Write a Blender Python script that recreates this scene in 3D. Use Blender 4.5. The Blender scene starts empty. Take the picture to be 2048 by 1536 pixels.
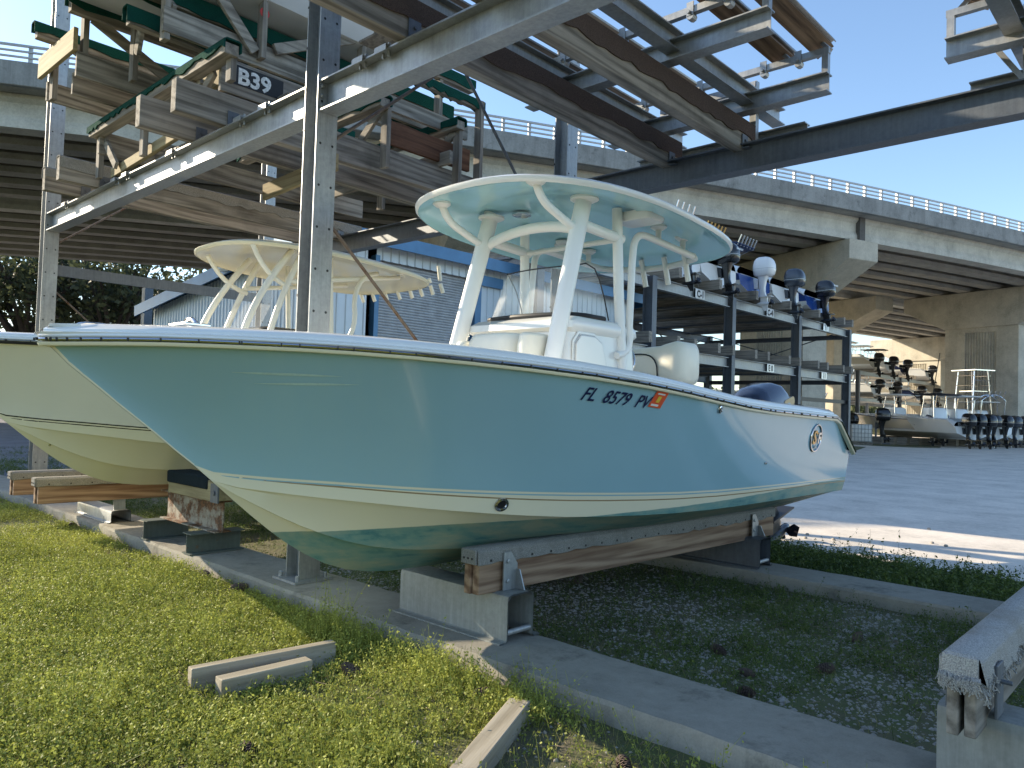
import bpy, math, random
import numpy as np
from mathutils import Vector, Matrix
rnd = random.Random(7)
S = bpy.context.scene
COL = S.collection
rad = math.radians

# ------------------------------------------------------------------ camera
FPX = 1515.0
PITCH, ROLL, YAW = rad(1.9), rad(1.77), rad(47.1)
def _axes():
    cy, sy = math.cos(YAW), math.sin(YAW)
    A = np.array([[sy, 0, -cy], [cy, 0, sy], [0, -1, 0]]).T
    cp, sp = math.cos(PITCH), math.sin(PITCH)
    P = np.array([[1, 0, 0], [0, cp, sp], [0, -sp, cp]])
    cr, sr = math.cos(ROLL), math.sin(ROLL)
    Z = np.array([[cr, -sr, 0], [sr, cr, 0], [0, 0, 1]])
    return Z @ P @ A
M3 = _axes()
EYE = Vector((0, 0, 1.35))
FW = Vector((-math.cos(YAW), math.sin(YAW)))       # level view direction
RT = Vector((math.sin(YAW), math.cos(YAW)))
def ray(px, py):
    return Vector(M3.T @ np.array([px - 1024, py - 768, FPX]))
def onz(px, py, z):
    d = ray(px, py); return EYE + d * ((z - EYE.z) / d.z)
def onx(px, py, x):
    d = ray(px, py); return EYE + d * (x / d.x)
def ony(px, py, y):
    d = ray(px, py); return EYE + d * (y / d.y)
def ond(px, py, dist):
    d = ray(px, py); return EYE + d * (dist / (d.x * FW.x + d.y * FW.y))
def rf(r, f, z=0.0):
    return Vector((RT.x * r + FW.x * f, RT.y * r + FW.y * f, z))

cam = bpy.data.cameras.new('camera')
cam.sensor_fit = 'HORIZONTAL'; cam.sensor_width = 36.0
cam.lens = FPX / 2048 * 36.0
cam.clip_start = 0.05; cam.clip_end = 3000
co = bpy.data.objects.new('camera', cam); COL.objects.link(co)
R = Matrix(((M3[0][0], -M3[1][0], -M3[2][0]), (M3[0][1], -M3[1][1], -M3[2][1]), (M3[0][2], -M3[1][2], -M3[2][2])))
co.matrix_world = Matrix.Translation(EYE) @ R.to_4x4()
S.camera = co

# ------------------------------------------------------------------ light
SUN = Vector((-2.28, -0.80, 1.0)).normalized()
w = bpy.data.worlds.new('World'); S.world = w; w.use_nodes = True
nt = w.node_tree
bg = nt.nodes['Background']
sk = nt.nodes.new('ShaderNodeTexSky'); sk.sky_type = 'NISHITA'; sk.sun_disc = False
sk.sun_elevation = math.asin(SUN.z); sk.sun_rotation = math.atan2(SUN.x, SUN.y)
sk.air_density = 1.0; sk.dust_density = 0.35; sk.ozone_density = 2.2
nt.links.new(sk.outputs[0], bg.inputs[0]); bg.inputs[1].default_value = 0.15
sl = bpy.data.lights.new('sun', 'SUN'); sl.energy = 5.0; sl.angle = rad(0.5); sl.color = (1.0, 0.86, 0.65)
so = bpy.data.objects.new('sun', sl); COL.objects.link(so)
so.rotation_euler = SUN.to_track_quat('Z', 'Y').to_euler()
so.location = (-20, -8, 12)
S.view_settings.view_transform = 'Standard'; S.view_settings.look = 'None'
S.view_settings.exposure = 1.0; S.view_settings.gamma = 1.0
S.render.engine = 'CYCLES'
S.cycles.max_bounces = 6; S.cycles.diffuse_bounces = 3; S.cycles.glossy_bounces = 3
S.cycles.transmission_bounces = 4; S.cycles.transparent_max_bounces = 6
S.cycles.caustics_reflective = False; S.cycles.caustics_refractive = False
S.cycles.use_denoising = True

# ------------------------------------------------------------------ mesh builder
class MB:
    def __init__(s): s.v = []; s.f = []; s.m = []
    def add(s, vs, fs, mi=0):
        o = len(s.v); s.v += [tuple(p) for p in vs]
        for k, f in enumerate(fs):
            s.f.append([i + o for i in f]); s.m.append(mi if isinstance(mi, int) else mi[k])
        return s
    def box(s, a, b, mi=0):
        x0, x1 = sorted((a[0], b[0])); y0, y1 = sorted((a[1], b[1])); z0, z1 = sorted((a[2], b[2]))
        return s.add([(x0,y0,z0),(x1,y0,z0),(x1,y1,z0),(x0,y1,z0),(x0,y0,z1),(x1,y0,z1),(x1,y1,z1),(x0,y1,z1)],
              [(3,2,1,0),(4,5,6,7),(0,1,5,4),(1,2,6,5),(2,3,7,6),(3,0,4,7)], mi)
    def extr(s, prof, p, q, mi=0, up=(0,0,1), cap=True):
        # profile (side, up) extruded from p to q
        p = Vector(p); q = Vector(q); d = (q - p).normalized(); u = Vector(up)
        sd = d.cross(u)
        if sd.length < 1e-4: u = Vector((0,1,0)); sd = d.cross(u)
        sd.normalize(); u = sd.cross(d)
        n = len(prof)
        vs = [p + sd * a + u * b for a, b in prof] + [q + sd * a + u * b for a, b in prof]
        fs = [(i, (i + 1) % n, n + (i + 1) % n, n + i) for i in range(n)]
        if cap: fs += [tuple(range(n - 1, -1, -1)), tuple(range(n, 2 * n))]
        return s.add(vs, fs, mi)
    def bar(s, p, q, w, h, mi=0, up=(0,0,1)):
        return s.extr([(-w/2,-h/2),(w/2,-h/2),(w/2,h/2),(-w/2,h/2)], p, q, mi, up)
    def ibeam(s, p, q, h, bw, tf=0.014, tw=0.01, mi=0, up=(0,0,1)):
        a, b, t = bw / 2, h / 2, tw / 2
        return s.extr([(-a,-b),(a,-b),(a,-b+tf),(t,-b+tf),(t,b-tf),(a,b-tf),(a,b),(-a,b),(-a,b-tf),(-t,b-tf),(-t,-b+tf),(-a,-b+tf)], p, q, mi, up)
    def chan(s, p, q, h, bw, t=0.01, mi=0, up=(0,0,1), flip=1):
        b = h / 2; f = flip
        return s.extr([(0,-b),(f*bw,-b),(f*bw,-b+t),(f*t,-b+t),(f*t,b-t),(f*bw,b-t),(f*bw,b),(0,b)], p, q, mi, up)
    def tube(s, pts, r, n=10, mi=0, cap=True, flat=1.0, up=None):
        pts = [Vector(p) for p in pts]; k = len(pts)
        rs = r if isinstance(r, (list, tuple)) else [r] * k
        d0 = (pts[1] - pts[0]).normalized()
        u = Vector(up) if up else (Vector((0,0,1)) if abs(d0.z) < .9 else Vector((1,0,0)))
        vs = []
        for i in range(k):
            d = (pts[min(i+1,k-1)] - pts[max(i-1,0)]).normalized()
            sd = d.cross(u)
            if sd.length < 1e-4: sd = d.cross(Vector((0,1,0.01)))
            sd.normalize(); u = sd.cross(d).normalized()
            for j in range(n):
                a = 2 * math.pi * j / n
                vs.append(pts[i] + (sd * math.cos(a) + u * math.sin(a) * flat) * rs[i])
        fs = [(i*n+j, i*n+(j+1)%n, (i+1)*n+(j+1)%n, (i+1)*n+j) for i in range(k-1) for j in range(n)]
        if cap: fs += [tuple(range(n-1,-1,-1)), tuple(range((k-1)*n, k*n))]
        return s.add(vs, fs, mi)
    def loft(s, rings, mi=0, closed=True, cap=(False, False), rowmat=None):
        n = len(rings[0]); k = len(rings); vs = [p for r in rings for p in r]; fs = []; ms = []
        for i in range(k - 1):
            for j in range(n if closed else n - 1):
                fs.append((i*n+j, i*n+(j+1)%n, (i+1)*n+(j+1)%n, (i+1)*n+j)); ms.append(rowmat[j] if rowmat else mi)
        if cap[0]: fs.append(tuple(range(n-1,-1,-1))); ms.append(mi)
        if cap[1]: fs.append(tuple(range((k-1)*n, k*n))); ms.append(mi)
        return s.add(vs, fs, ms)
    def lathe(s, prof, c=(0,0,0), n=16, mi=0, axis='Z'):
        vs = []; k = len(prof)
        for r, z in prof:
            for j in range(n):
                a = 2*math.pi*j/n; x, y = r*math.cos(a), r*math.sin(a)
                p = (x, y, z) if axis == 'Z' else ((x, z, y) if axis == 'Y' else (z, x, y))
                vs.append((c[0]+p[0], c[1]+p[1], c[2]+p[2]))
        fs = [(i*n+j, i*n+(j+1)%n, (i+1)*n+(j+1)%n, (i+1)*n+j) for i in range(k-1) for j in range(n)]
        fs += [tuple(range(n-1,-1,-1)), tuple(range((k-1)*n, k*n))]
        return s.add(vs, fs, mi)
    def build(s, name, mats, parent=None, smooth=0, bevel=0, local=False, seg=2, sub=0):
        me = bpy.data.meshes.new(name)
        off = Vector((0,0,0))
        if parent is not None and not local:
            off = world_loc(parent)
        me.from_pydata([(p[0]-off.x, p[1]-off.y, p[2]-off.z) for p in s.v], [], s.f)
        for m in (mats if isinstance(mats, (list, tuple)) else [mats]): me.materials.append(m)
        me.polygons.foreach_set('material_index', s.m)
        me.update()
        import bmesh
        b = bmesh.new(); b.from_mesh(me); bmesh.ops.recalc_face_normals(b, faces=b.faces); b.to_mesh(me); b.free()
        if smooth:
            me.polygons.foreach_set('use_smooth', [True] * len(me.polygons))
            me.set_sharp_from_angle(angle=rad(smooth))
        o = bpy.data.objects.new(name, me); COL.objects.link(o)
        if parent is not None: o.parent = parent
        if bevel:
            md = o.modifiers.new('bevel', 'BEVEL'); md.width = bevel; md.segments = seg; md.limit_method = 'ANGLE'; md.angle_limit = rad(40)
        if sub:
            md = o.modifiers.new('sub', 'SUBSURF'); md.levels = sub; md.render_levels = sub
        return o

def world_loc(o):
    v = Vector(o.location)
    while o.parent is not None:
        o = o.parent; v = v + Vector(o.location)
    return v
def tag(o, label, cat=None, group=None, kind=None):
    if label: o['label'] = label
    if cat: o['category'] = cat
    if group: o['group'] = group
    if kind: o['kind'] = kind
    return o
def thing(name, label, cat, loc=(0,0,0), rz=0.0, group=None):
    o = bpy.data.objects.new(name, None); COL.objects.link(o)
    o.location = loc; o.rotation_euler = (0, 0, rz); o.empty_display_size = 0.2
    return tag(o, label, cat, group)
KIDS = {}
def dup(root, loc, rz=None, label=None, group=None):
    kids = {}
    for o in bpy.data.objects:
        if o.parent is not None: kids.setdefault(o.parent.name, []).append(o)
    def cp(o, par):
        c = o.copy(); COL.objects.link(c); c.parent = par
        for k in kids.get(o.name, []): cp(k, c)
        return c
    c = cp(root, None); c.location = loc
    if rz is not None: c.rotation_euler = (0, 0, rz)
    if label: c['label'] = label
    if group: c['group'] = group
    return c

def interp(tab, x):
    if x <= tab[0][0]: return tab[0][1]
    for (a, b), (c, d) in zip(tab, tab[1:]):
        if x <= c: return b + (d - b) * (x - a) / (c - a)
    return tab[-1][1]
def spline(tab, x):
    # smooth cubic hermite through a table
    xs = [t[0] for t in tab]; ys = [t[1] for t in tab]
    if x <= xs[0]: return ys[0]
    if x >= xs[-1]: return ys[-1]
    i = max(k for k in range(len(xs)) if xs[k] <= x); i = min(i, len(xs)-2)
    def sl(k):
        if k == 0: return (ys[1]-ys[0])/(xs[1]-xs[0])
        if k == len(xs)-1: return (ys[-1]-ys[-2])/(xs[-1]-xs[-2])
        return (ys[k+1]-ys[k-1])/(xs[k+1]-xs[k-1])
    h = xs[i+1]-xs[i]; t = (x-xs[i])/h
    return (2*t**3-3*t*t+1)*ys[i]+(t**3-2*t*t+t)*h*sl(i)+(-2*t**3+3*t*t)*ys[i+1]+(t**3-t*t)*h*sl(i+1)
def text_mesh(txt, size, shear=0.0, extrude=0.0, bold=0.0):
    cu = bpy.data.curves.new('lettering', 'FONT'); cu.body = txt; cu.size = size; cu.shear = shear; cu.extrude = extrude; cu.offset = bold
    cu.resolution_u = 3
    o = bpy.data.objects.new('lettering', cu); COL.objects.link(o)
    me = bpy.data.meshes.new_from_object(o)
    vs = [tuple(v.co) for v in me.vertices]; fs = [tuple(p.vertices) for p in me.polygons]
    bpy.data.objects.remove(o); bpy.data.curves.remove(cu); bpy.data.meshes.remove(me)
    return vs, fs

# ------------------------------------------------------------------ materials
MATS = {}
def _new(name):
    m = bpy.data.materials.new(name); m.use_nodes = True
    nt = m.node_tree; b = nt.nodes['Principled BSDF']
    return m, nt, b
def c4(c): return (c[0], c[1], c[2], 1.0)
def N(nt, t, **kw):
    n = nt.nodes.new(t)
    for k, v in kw.items(): setattr(n, k, v)
    return n
def noise(nt, coord, scale, detail=4, rough=0.55, stretch=None, dist=0.0):
    src = coord
    if stretch:
        mp = N(nt, 'ShaderNodeMapping'); mp.inputs['Scale'].default_value = stretch
        nt.links.new(coord, mp.inputs['Vector']); src = mp.outputs[0]
    n = N(nt, 'ShaderNodeTexNoise'); n.inputs['Scale'].default_value = scale; n.inputs['Detail'].default_value = detail
    n.inputs['Roughness'].default_value = rough; n.inputs['Distortion'].default_value = dist
    nt.links.new(src, n.inputs['Vector'])
    return n.outputs['Fac']
def ramp(nt, fac, stops):
    r = N(nt, 'ShaderNodeValToRGB'); e = r.color_ramp.elements
    e[0].position = stops[0][0]; e[0].color = c4(stops[0][1]); e[1].position = stops[-1][0]; e[1].color = c4(stops[-1][1])
    for p, c in stops[1:-1]:
        k = e.new(p); k.color = c4(c)
    nt.links.new(fac, r.inputs[0]); return r.outputs[0]
def mix(nt, fac, a, b):
    m = N(nt, 'ShaderNodeMix', data_type='RGBA')
    if isinstance(fac, float): m.inputs[0].default_value = fac
    else: nt.links.new(fac, m.inputs[0])
    for k, v in ((6, a), (7, b)):
        if isinstance(v, tuple): m.inputs[k].default_value = c4(v)
        else: nt.links.new(v, m.inputs[k])
    return m.outputs[2]
def bump(nt, b, h, strength=0.3, dist=0.01):
    n = N(nt, 'ShaderNodeBump'); n.inputs['Strength'].default_value = strength; n.inputs['Distance'].default_value = dist
    nt.links.new(h, n.inputs['Height']); nt.links.new(n.outputs[0], b.inputs['Normal'])
def objco(nt):
    return N(nt, 'ShaderNodeTexCoord').outputs['Object']
def math_(nt, op, a, b=None):
    m = N(nt, 'ShaderNodeMath', operation=op)
    for i, v in enumerate((a, b)):
        if v is None: continue
        if isinstance(v, (int, float)): m.inputs[i].default_value = v
        else: nt.links.new(v, m.inputs[i])
    return m.outputs[0]

def mat(name, col, rough=0.5, metal=0.0, var=0.12, scale=6.0, coat=0.0, bumpk=0.0, bscale=40.0, spec=None):
    m, nt, b = _new(name); c = objco(nt)
    lo = tuple(x * (1 - var) for x in col); hi = tuple(min(1, x * (1 + var)) for x in col)
    f = noise(nt, c, scale, 5)
    nt.links.new(ramp(nt, f, [(0.3, lo), (0.7, hi)]), b.inputs['Base Color'])
    b.inputs['Roughness'].default_value = rough; b.inputs['Metallic'].default_value = metal
    b.inputs['Coat Weight'].default_value = coat; b.inputs['Coat Roughness'].default_value = 0.04
    if spec is not None: b.inputs['Specular IOR Level'].default_value = spec
    if bumpk: bump(nt, b, noise(nt, c, bscale, 4), bumpk, 0.004)
    return m
def wood(name, dark, light, axis, rough=0.85, grey=None, wv=0.12):
    m, nt, b = _new(name); c = objco(nt)
    st = {'X': (0.35, 6, 6), 'Y': (6, 0.35, 6), 'Z': (6, 6, 0.35)}[axis]
    st2 = {'X': (1.0, 30, 30), 'Y': (30, 1.0, 30), 'Z': (30, 30, 1.0)}[axis]
    f1 = noise(nt, c, 2.2, 6, 0.6, st, 1.2)
    w = N(nt, 'ShaderNodeTexWave'); w.inputs['Scale'].default_value = 1.0; w.inputs['Distortion'].default_value = 9.0; w.inputs['Detail Scale'].default_value = 1.6; w.inputs['Detail'].default_value = 3
    mp = N(nt, 'ShaderNodeMapping'); mp.inputs['Scale'].default_value = {'X': (0.35, 4.5, 6), 'Y': (4.5, 0.35, 6), 'Z': (4.5, 6, 0.35)}[axis]
    w.bands_direction = 'DIAGONAL'
    nt.links.new(c, mp.inputs[0]); nt.links.new(mp.outputs[0], w.inputs['Vector'])
    f2 = noise(nt, c, 1.6, 5, 0.7, st2)
    k = math_(nt, 'ADD', math_(nt, 'MULTIPLY', f1, 0.48), math_(nt, 'ADD', math_(nt, 'MULTIPLY', w.outputs['Fac'], wv), math_(nt, 'MULTIPLY', f2, 0.52 - wv)))
    col = ramp(nt, k, [(0.3, dark), (0.5, tuple((a+b_)/2 for a, b_ in zip(dark, light))), (0.72, light)])
    blot = noise(nt, c, 1.3, 6, 0.7)
    col = mix(nt, math_(nt, 'MULTIPLY', ramp_f(nt, blot, 0.52, 0.75), 0.55), col, grey if grey else tuple(x * 0.45 for x in dark))
    nt.links.new(col, b.inputs['Base Color']); b.inputs['Roughness'].default_value = rough
    b.inputs['Specular IOR Level'].default_value = 0.25
    bump(nt, b, k, 0.5, 0.006)
    return m
def ramp_f(nt, fac, lo, hi):
    r = N(nt, 'ShaderNodeMapRange'); r.inputs[1].default_value = lo; r.inputs[2].default_value = hi
    nt.links.new(fac, r.inputs[0]); return r.outputs[0]
def carpet(name, col, dirt=None, k=0.9):
    m, nt, b = _new(name); c = objco(nt)
    f = noise(nt, c, 260, 3, 0.6); g = noise(nt, c, 5, 5, 0.7)
    d = dirt if dirt else tuple(x * 0.5 for x in col)
    a = ramp(nt, f, [(0.35, tuple(x * 0.45 for x in col)), (0.62, col)])
    nt.links.new(mix(nt, ramp_f(nt, g, 0.5, 0.78), a, d), b.inputs['Base Color'])
    b.inputs['Roughness'].default_value = 0.97; b.inputs['Specular IOR Level'].default_value = 0.1
    bump(nt, b, f, k, 0.012)
    return m
def steel(name, col, rust=0.0, rough=0.5, metal=0.55, vert=True):
    m, nt, b = _new(name); c = objco(nt)
    f = noise(nt, c, 3.0, 8, 0.65); g = noise(nt, c, 28, 4, 0.7); v = noise(nt, c, 4, 5, 0.7, (9, 9, 0.6) if vert else None)
    k = math_(nt, 'ADD', math_(nt, 'MULTIPLY', f, 0.4), math_(nt, 'ADD', math_(nt, 'MULTIPLY', g, 0.25), math_(nt, 'MULTIPLY', v, 0.35)))
    a = ramp(nt, k, [(0.34, tuple(x * 0.62 for x in col)), (0.52, col), (0.68, tuple(min(1, x * 1.35) for x in col))])
    if rust > 0:
        r = noise(nt, c, 7, 7, 0.72); r2 = noise(nt, c, 40, 4, 0.7)
        rc = ramp(nt, r2, [(0.35, (0.045, 0.02, 0.01)), (0.65, (0.2, 0.09, 0.035))])
        a = mix(nt, ramp_f(nt, r, 0.72 - rust * 0.4, 0.8 - rust * 0.35), a, rc)
    nt.links.new(a, b.inputs['Base Color']); b.inputs['Roughness'].default_value = rough; b.inputs['Metallic'].default_value = metal
    nt.links.new(ramp_f2(nt, f, 0.3, 0.7, rough - 0.12, rough + 0.15), b.inputs['Roughness'])
    bump(nt, b, g, 0.12, 0.003)
    return m
def ramp_f2(nt, fac, lo, hi, a, b_):
    r = N(nt, 'ShaderNodeMapRange')
    for i, v in enumerate((lo, hi, a, b_)): r.inputs[i + 1].default_value = v
    nt.links.new(fac, r.inputs[0]); return r.outputs[0]
def concrete(name, col, stain=0.5, streak=0.0):
    m, nt, b = _new(name); c = objco(nt)
    f = noise(nt, c, 1.1, 8, 0.65); g = noise(nt, c, 14, 6, 0.7); h = noise(nt, c, 120, 3, 0.6)
    k = math_(nt, 'ADD', math_(nt, 'MULTIPLY', f, 0.5), math_(nt, 'ADD', math_(nt, 'MULTIPLY', g, 0.3), math_(nt, 'MULTIPLY', h, 0.2)))
    a = ramp(nt, k, [(0.33, tuple(x * 0.6 for x in col)), (0.5, col), (0.68, tuple(min(1, x * 1.3) for x in col))])
    s2 = noise(nt, c, 2.6, 7, 0.75)
    a = mix(nt, math_(nt, 'MULTIPLY', ramp_f(nt, s2, 0.55, 0.7), stain), a, tuple(x * 0.38 for x in col))
    if streak:
        s3 = noise(nt, c, 1.0, 6, 0.7, (1.6, 1.6, 0.10))
        a = mix(nt, math_(nt, 'MULTIPLY', ramp_f(nt, s3, 0.5, 0.72), streak), a, tuple(x * 0.5 for x in col))
    nt.links.new(a, b.inputs['Base Color']); b.inputs['Roughness'].default_value = 0.9; b.inputs['Specular IOR Level'].default_value = 0.2
    bump(nt, b, math_(nt, 'ADD', g, math_(nt, 'MULTIPLY', h, 0.5)), 0.35, 0.006)
    return m

m_blue = mat('seafoam_gelcoat', (0.30, 0.495, 0.585), 0.12, 0, 0.03, 1.5, 0.4)
m_topblue = mat('hardtop_gelcoat', (0.42, 0.74, 0.80), 0.16, 0, 0.03, 1.5, 0.4)
m_white = mat('white_gelcoat', (0.82, 0.82, 0.79), 0.2, 0, 0.03, 2, 0.3)
m_cream = mat('cream_gelcoat', (0.80, 0.73, 0.52), 0.22, 0, 0.03, 2, 0.3)
m_pale = mat('pale_gelcoat', (0.80, 0.77, 0.66), 0.15, 0, 0.03, 2, 0.5)
m_powder = mat('powdercoat_white', (0.85, 0.85, 0.82), 0.3, 0, 0.02, 3)
m_creamtube = mat('powdercoat_cream', (0.85, 0.81, 0.68), 0.3, 0, 0.02, 3)
m_vinyl = mat('cream_vinyl', (0.80, 0.77, 0.66), 0.42, 0, 0.05, 4, 0, 0.25, 9)
m_black = mat('black_rubber', (0.012, 0.012, 0.014), 0.45, 0, 0.1, 5)
m_blackgel = mat('black_gelcoat', (0.012, 0.012, 0.016), 0.2, 0, 0.1, 5, 0.3)
m_chrome = mat('polished_stainless', (0.62, 0.62, 0.63), 0.14, 1.0, 0.04, 5)
m_navy = mat('navy_lettering', (0.01, 0.015, 0.07), 0.4, 0, 0.02, 3)
m_orange = mat('orange_sticker', (0.75, 0.10, 0.03), 0.45, 0, 0.05, 30)
m_yellow = mat('yellow_ink', (0.75, 0.5, 0.05), 0.5, 0, 0.05, 30)
m_gold = mat('gold_plate', (0.55, 0.36, 0.14), 0.25, 0.9, 0.05, 20)
m_tan = mat('tan_pinstripe', (0.33, 0.24, 0.13), 0.4, 0, 0.1, 10)
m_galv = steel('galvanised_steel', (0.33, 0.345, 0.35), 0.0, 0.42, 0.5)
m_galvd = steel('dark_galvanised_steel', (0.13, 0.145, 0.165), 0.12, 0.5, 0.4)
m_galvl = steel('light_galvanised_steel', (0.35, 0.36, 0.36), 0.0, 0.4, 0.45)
m_galvb = steel('weathered_galvanised_plate', (0.27, 0.28, 0.26), 0.2, 0.6, 0.2)
m_rusty = steel('rusty_painted_steel', (0.36, 0.33, 0.27), 0.75, 0.75, 0.1)
m_green_steel = steel('dark_green_painted_steel', (0.10, 0.12, 0.11), 0.35, 0.6, 0.1)
m_rod = steel('rusty_rod', (0.17, 0.13, 0.10), 0.5, 0.7, 0.2)
m_woodY = wood('weathered_timber_long', (0.10, 0.088, 0.074), (0.40, 0.365, 0.315), 'Y', wv=0.2)
m_woodX = wood('weathered_timber_cross', (0.10, 0.088, 0.074), (0.42, 0.38, 0.32), 'X')
m_woodZ = wood('weathered_timber_post', (0.10, 0.088, 0.074), (0.38, 0.345, 0.30), 'Z')
m_pineY = wood('pine_timber_long', (0.13, 0.07, 0.042), (0.42, 0.29, 0.19), 'Y', 0.8, (0.22, 0.15, 0.10), 0.26)
m_pineX = wood('pine_timber_cross', (0.2, 0.15, 0.08), (0.45, 0.38, 0.22), 'X', 0.8, (0.2, 0.17, 0.1))
m_redwoodY = wood('red_brown_timber', (0.07, 0.03, 0.018), (0.24, 0.12, 0.07), 'Y')
m_lumber = wood('grey_lumber', (0.2, 0.17, 0.12), (0.5, 0.45, 0.36), 'X', 0.9, (0.25, 0.22, 0.17))
m_cgrey = carpet('grey_bunk_carpet', (0.40, 0.39, 0.36))
m_cbrown = carpet('brown_bunk_carpet', (0.17, 0.125, 0.105), (0.11, 0.085, 0.07))
m_cwhite = carpet('white_bunk_carpet', (0.72, 0.71, 0.68), (0.4, 0.36, 0.3), 1.0)
m_cgreen = carpet('green_turf_carpet', (0.013, 0.095, 0.072), (0.01, 0.045, 0.042))
m_strip = concrete('footing_concrete', (0.29, 0.27, 0.225), 0.85)
m_lot = concrete('lot_concrete', (0.66, 0.60, 0.52), 0.25)
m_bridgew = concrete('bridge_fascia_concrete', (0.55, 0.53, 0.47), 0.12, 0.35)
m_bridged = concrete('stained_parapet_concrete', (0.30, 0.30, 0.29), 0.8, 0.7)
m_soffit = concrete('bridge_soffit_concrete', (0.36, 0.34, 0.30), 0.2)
m_pier = concrete('pier_concrete', (0.50, 0.46, 0.38), 0.12, 0.35)
m_alu = steel('dull_aluminium', (0.5, 0.5, 0.5), 0, 0.5, 0.5)
# ------------------------------------------------------------------ hull shape (bow at y=0, stern towards +y, keel line x=0)
T_KEEL = [(0,1.555),(.03,1.53),(.08,1.48),(.2,1.385),(.31,1.295),(.42,1.21),(.54,1.11),(.66,1.015),(.78,.91),(.92,.79),(1.09,.655),(1.21,.575),(1.36,.495),(1.53,.435),(1.7,.405),(1.9,.39),(2.5,.385),(6.2,.385)]
T_GZ = [(0,1.572),(.37,1.589),(1,1.59),(1.66,1.566),(2.44,1.522),(3.17,1.462),(3.6,1.425),(4.04,1.398),(4.89,1.373),(5.55,1.357),(6.2,1.345)]
T_CZ = [(.6,1.03),(.7,.965),(1.01,.906),(1.33,.862),(1.74,.81),(2.21,.763),(2.6,.738),(3.33,.72),(4.5,.722),(6.2,.72)]
T_SZ = [(.4,1.06),(.58,1.035),(.9,.998),(1.21,.973),(1.59,.942),(2.04,.916),(2.55,.894),(3.46,.867),(4.49,.86),(6.2,.846)]
SL = 6.0
def h_g(s):
    return 0.03 + 1.19 * (1 - max(0, 1 - s / 3.3) ** 2.3) if s < 3.3 else 1.22 - 0.06 * (s - 3.3) / 2.8
def h_c(s):
    t = s - 0.72
    return 0.0 if t < 0 else 1.03 * (1 - max(0, 1 - t / 3.7) ** 2.1)
def h_k(s): return spline(T_KEEL, s)
def h_gz(s): return spline(T_GZ, s)
def h_cz(s): return max(h_k(s) + 0.004, spline(T_CZ, s))
def h_sz(s): return max(h_cz(s) + 0.004, spline(T_SZ, s))
def h_pw(s): return max(0.72, 1.45 - 0.16 * s)
def side_x(s, z):
    c, g, zc, zg = h_c(s), h_g(s), h_cz(s), h_gz(s)
    t = min(1, max(0, (z - zc) / (zg - zc)))
    return c + 0.02 * min(1, c * 3) + (g - c - 0.02 * min(1, c * 3)) * t ** h_pw(s)
NTOP = 9
def section(s):
    """half section, keel to gunwale: list of (x,z)"""
    k, c, zc, zs, zg, g = h_k(s), h_c(s), h_cz(s), h_sz(s), h_gz(s), h_g(s)
    q = min(1, c * 4)
    P = [(0.0, k)]
    P.append((c * .46, k + (zc - k) * .40)); P.append((c * .46 + .035 * q, k + (zc - k) * .40 - .001))
    P.append((c * .93, k + (zc - k) * .955 - .012 * q))
    P.append((c + .02 * q, zc - .002))
    zt = zc + (zs - zc) * .60
    for z in (zt, zt + .008, zs - .030, zs - .022, zs - .010, zs):
        z = max(zc, z); P.append((side_x(s, z), z))
    for i in range(1, NTOP + 1):
        z = zs + (zg - zs) * i / NTOP
        P.append((side_x(s, z), z))
    return P
# colour of each strip between neighbouring section points
#  0 topsides 1 bottom 2 pinstripe 3 tan line
ROWM = [1,1,1,1,1,3,1,2,1,2] + [0] * NTOP
STN = [0,.015,.04,.08,.14,.2,.28,.36,.45,.54,.63,.72,.82,.92,1.02,1.12,1.24,1.36,1.5,1.65,1.8,2.0,2.2,2.45,2.7,3.0,3.3,3.7,4.1,4.5,5.0,5.4,5.55]
def hull_rings(stn=STN):
    rings = [[(x, s, z) for x, z in section(s)] for s in stn]
    # transom corner is cut away: the last ring drops from the rail to the stern
    sec = section(5.97); n = len(sec); last = []
    for i, (x, z) in enumerate(sec):
        if z > 1.07:
            j0 = next(k for k in range(n) if sec[k][1] > 1.07)
            t = (i - j0 + 1) / (n - j0); z = 1.02 + 0.05 * t
            last.append((side_x(5.97, 1.05) + .002 * t, 6.0 - 0.03 * t, z))
        else:
            last.append((x, 6.0 + 0.09 * (1.07 - z) / .69, z))
    rings.append(last)
    return rings
def build_hull(par, mats, ox, oy, oz, stn=STN, name='hull'):
    b = MB()
    R_ = hull_rings(stn); n = len(R_[0])
    full = [[(-x + ox, y + oy, z + oz) for x, y, z in reversed(r)] + [(x + ox, y + oy, z + oz) for x, y, z in r[1:]] for r in R_]
    rm = list(reversed(ROWM)) + ROWM
    b.loft(full, closed=False, rowmat=rm)
    # transom
    last = full[-1]; b.add(last, [tuple(range(len(last)))], 0)
    return b.build(name, mats, par, smooth=28)
def gun_path(side, ox, oy, oz, off=0.0, dz=0.0, stn=None, end=True):
    P = []
    for s in (stn or [0, .012, .03, .06, .1, .16, .24, .34, .46, .6, .8, 1, 1.25, 1.5, 1.8, 2.2, 2.6, 3, 3.4, 3.8, 4.2, 4.7, 5.2, 5.5]):
        g = h_g(s); d = 1e-3
        tx, ty = h_g(s + d) - g, d; l = math.hypot(tx, ty); nx, ny = ty / l, -tx / l
        P.append(Vector((side * (g + nx * off) + ox, s + ny * off + oy, h_gz(s) + dz + oz)))
    if stn is None: P.insert(0, Vector((ox, oy - .014 - off, h_gz(0) + dz + oz)))
    if end:
        P.append(Vector((side * (h_g(5.62) + off) + ox, 5.60 + oy, h_gz(5.6) - .03 + dz + oz)))
        P.append(Vector((side * (h_g(5.97) - .005 + off) + ox, 5.985 + oy, 1.065 + dz + oz)))
    return P
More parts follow.
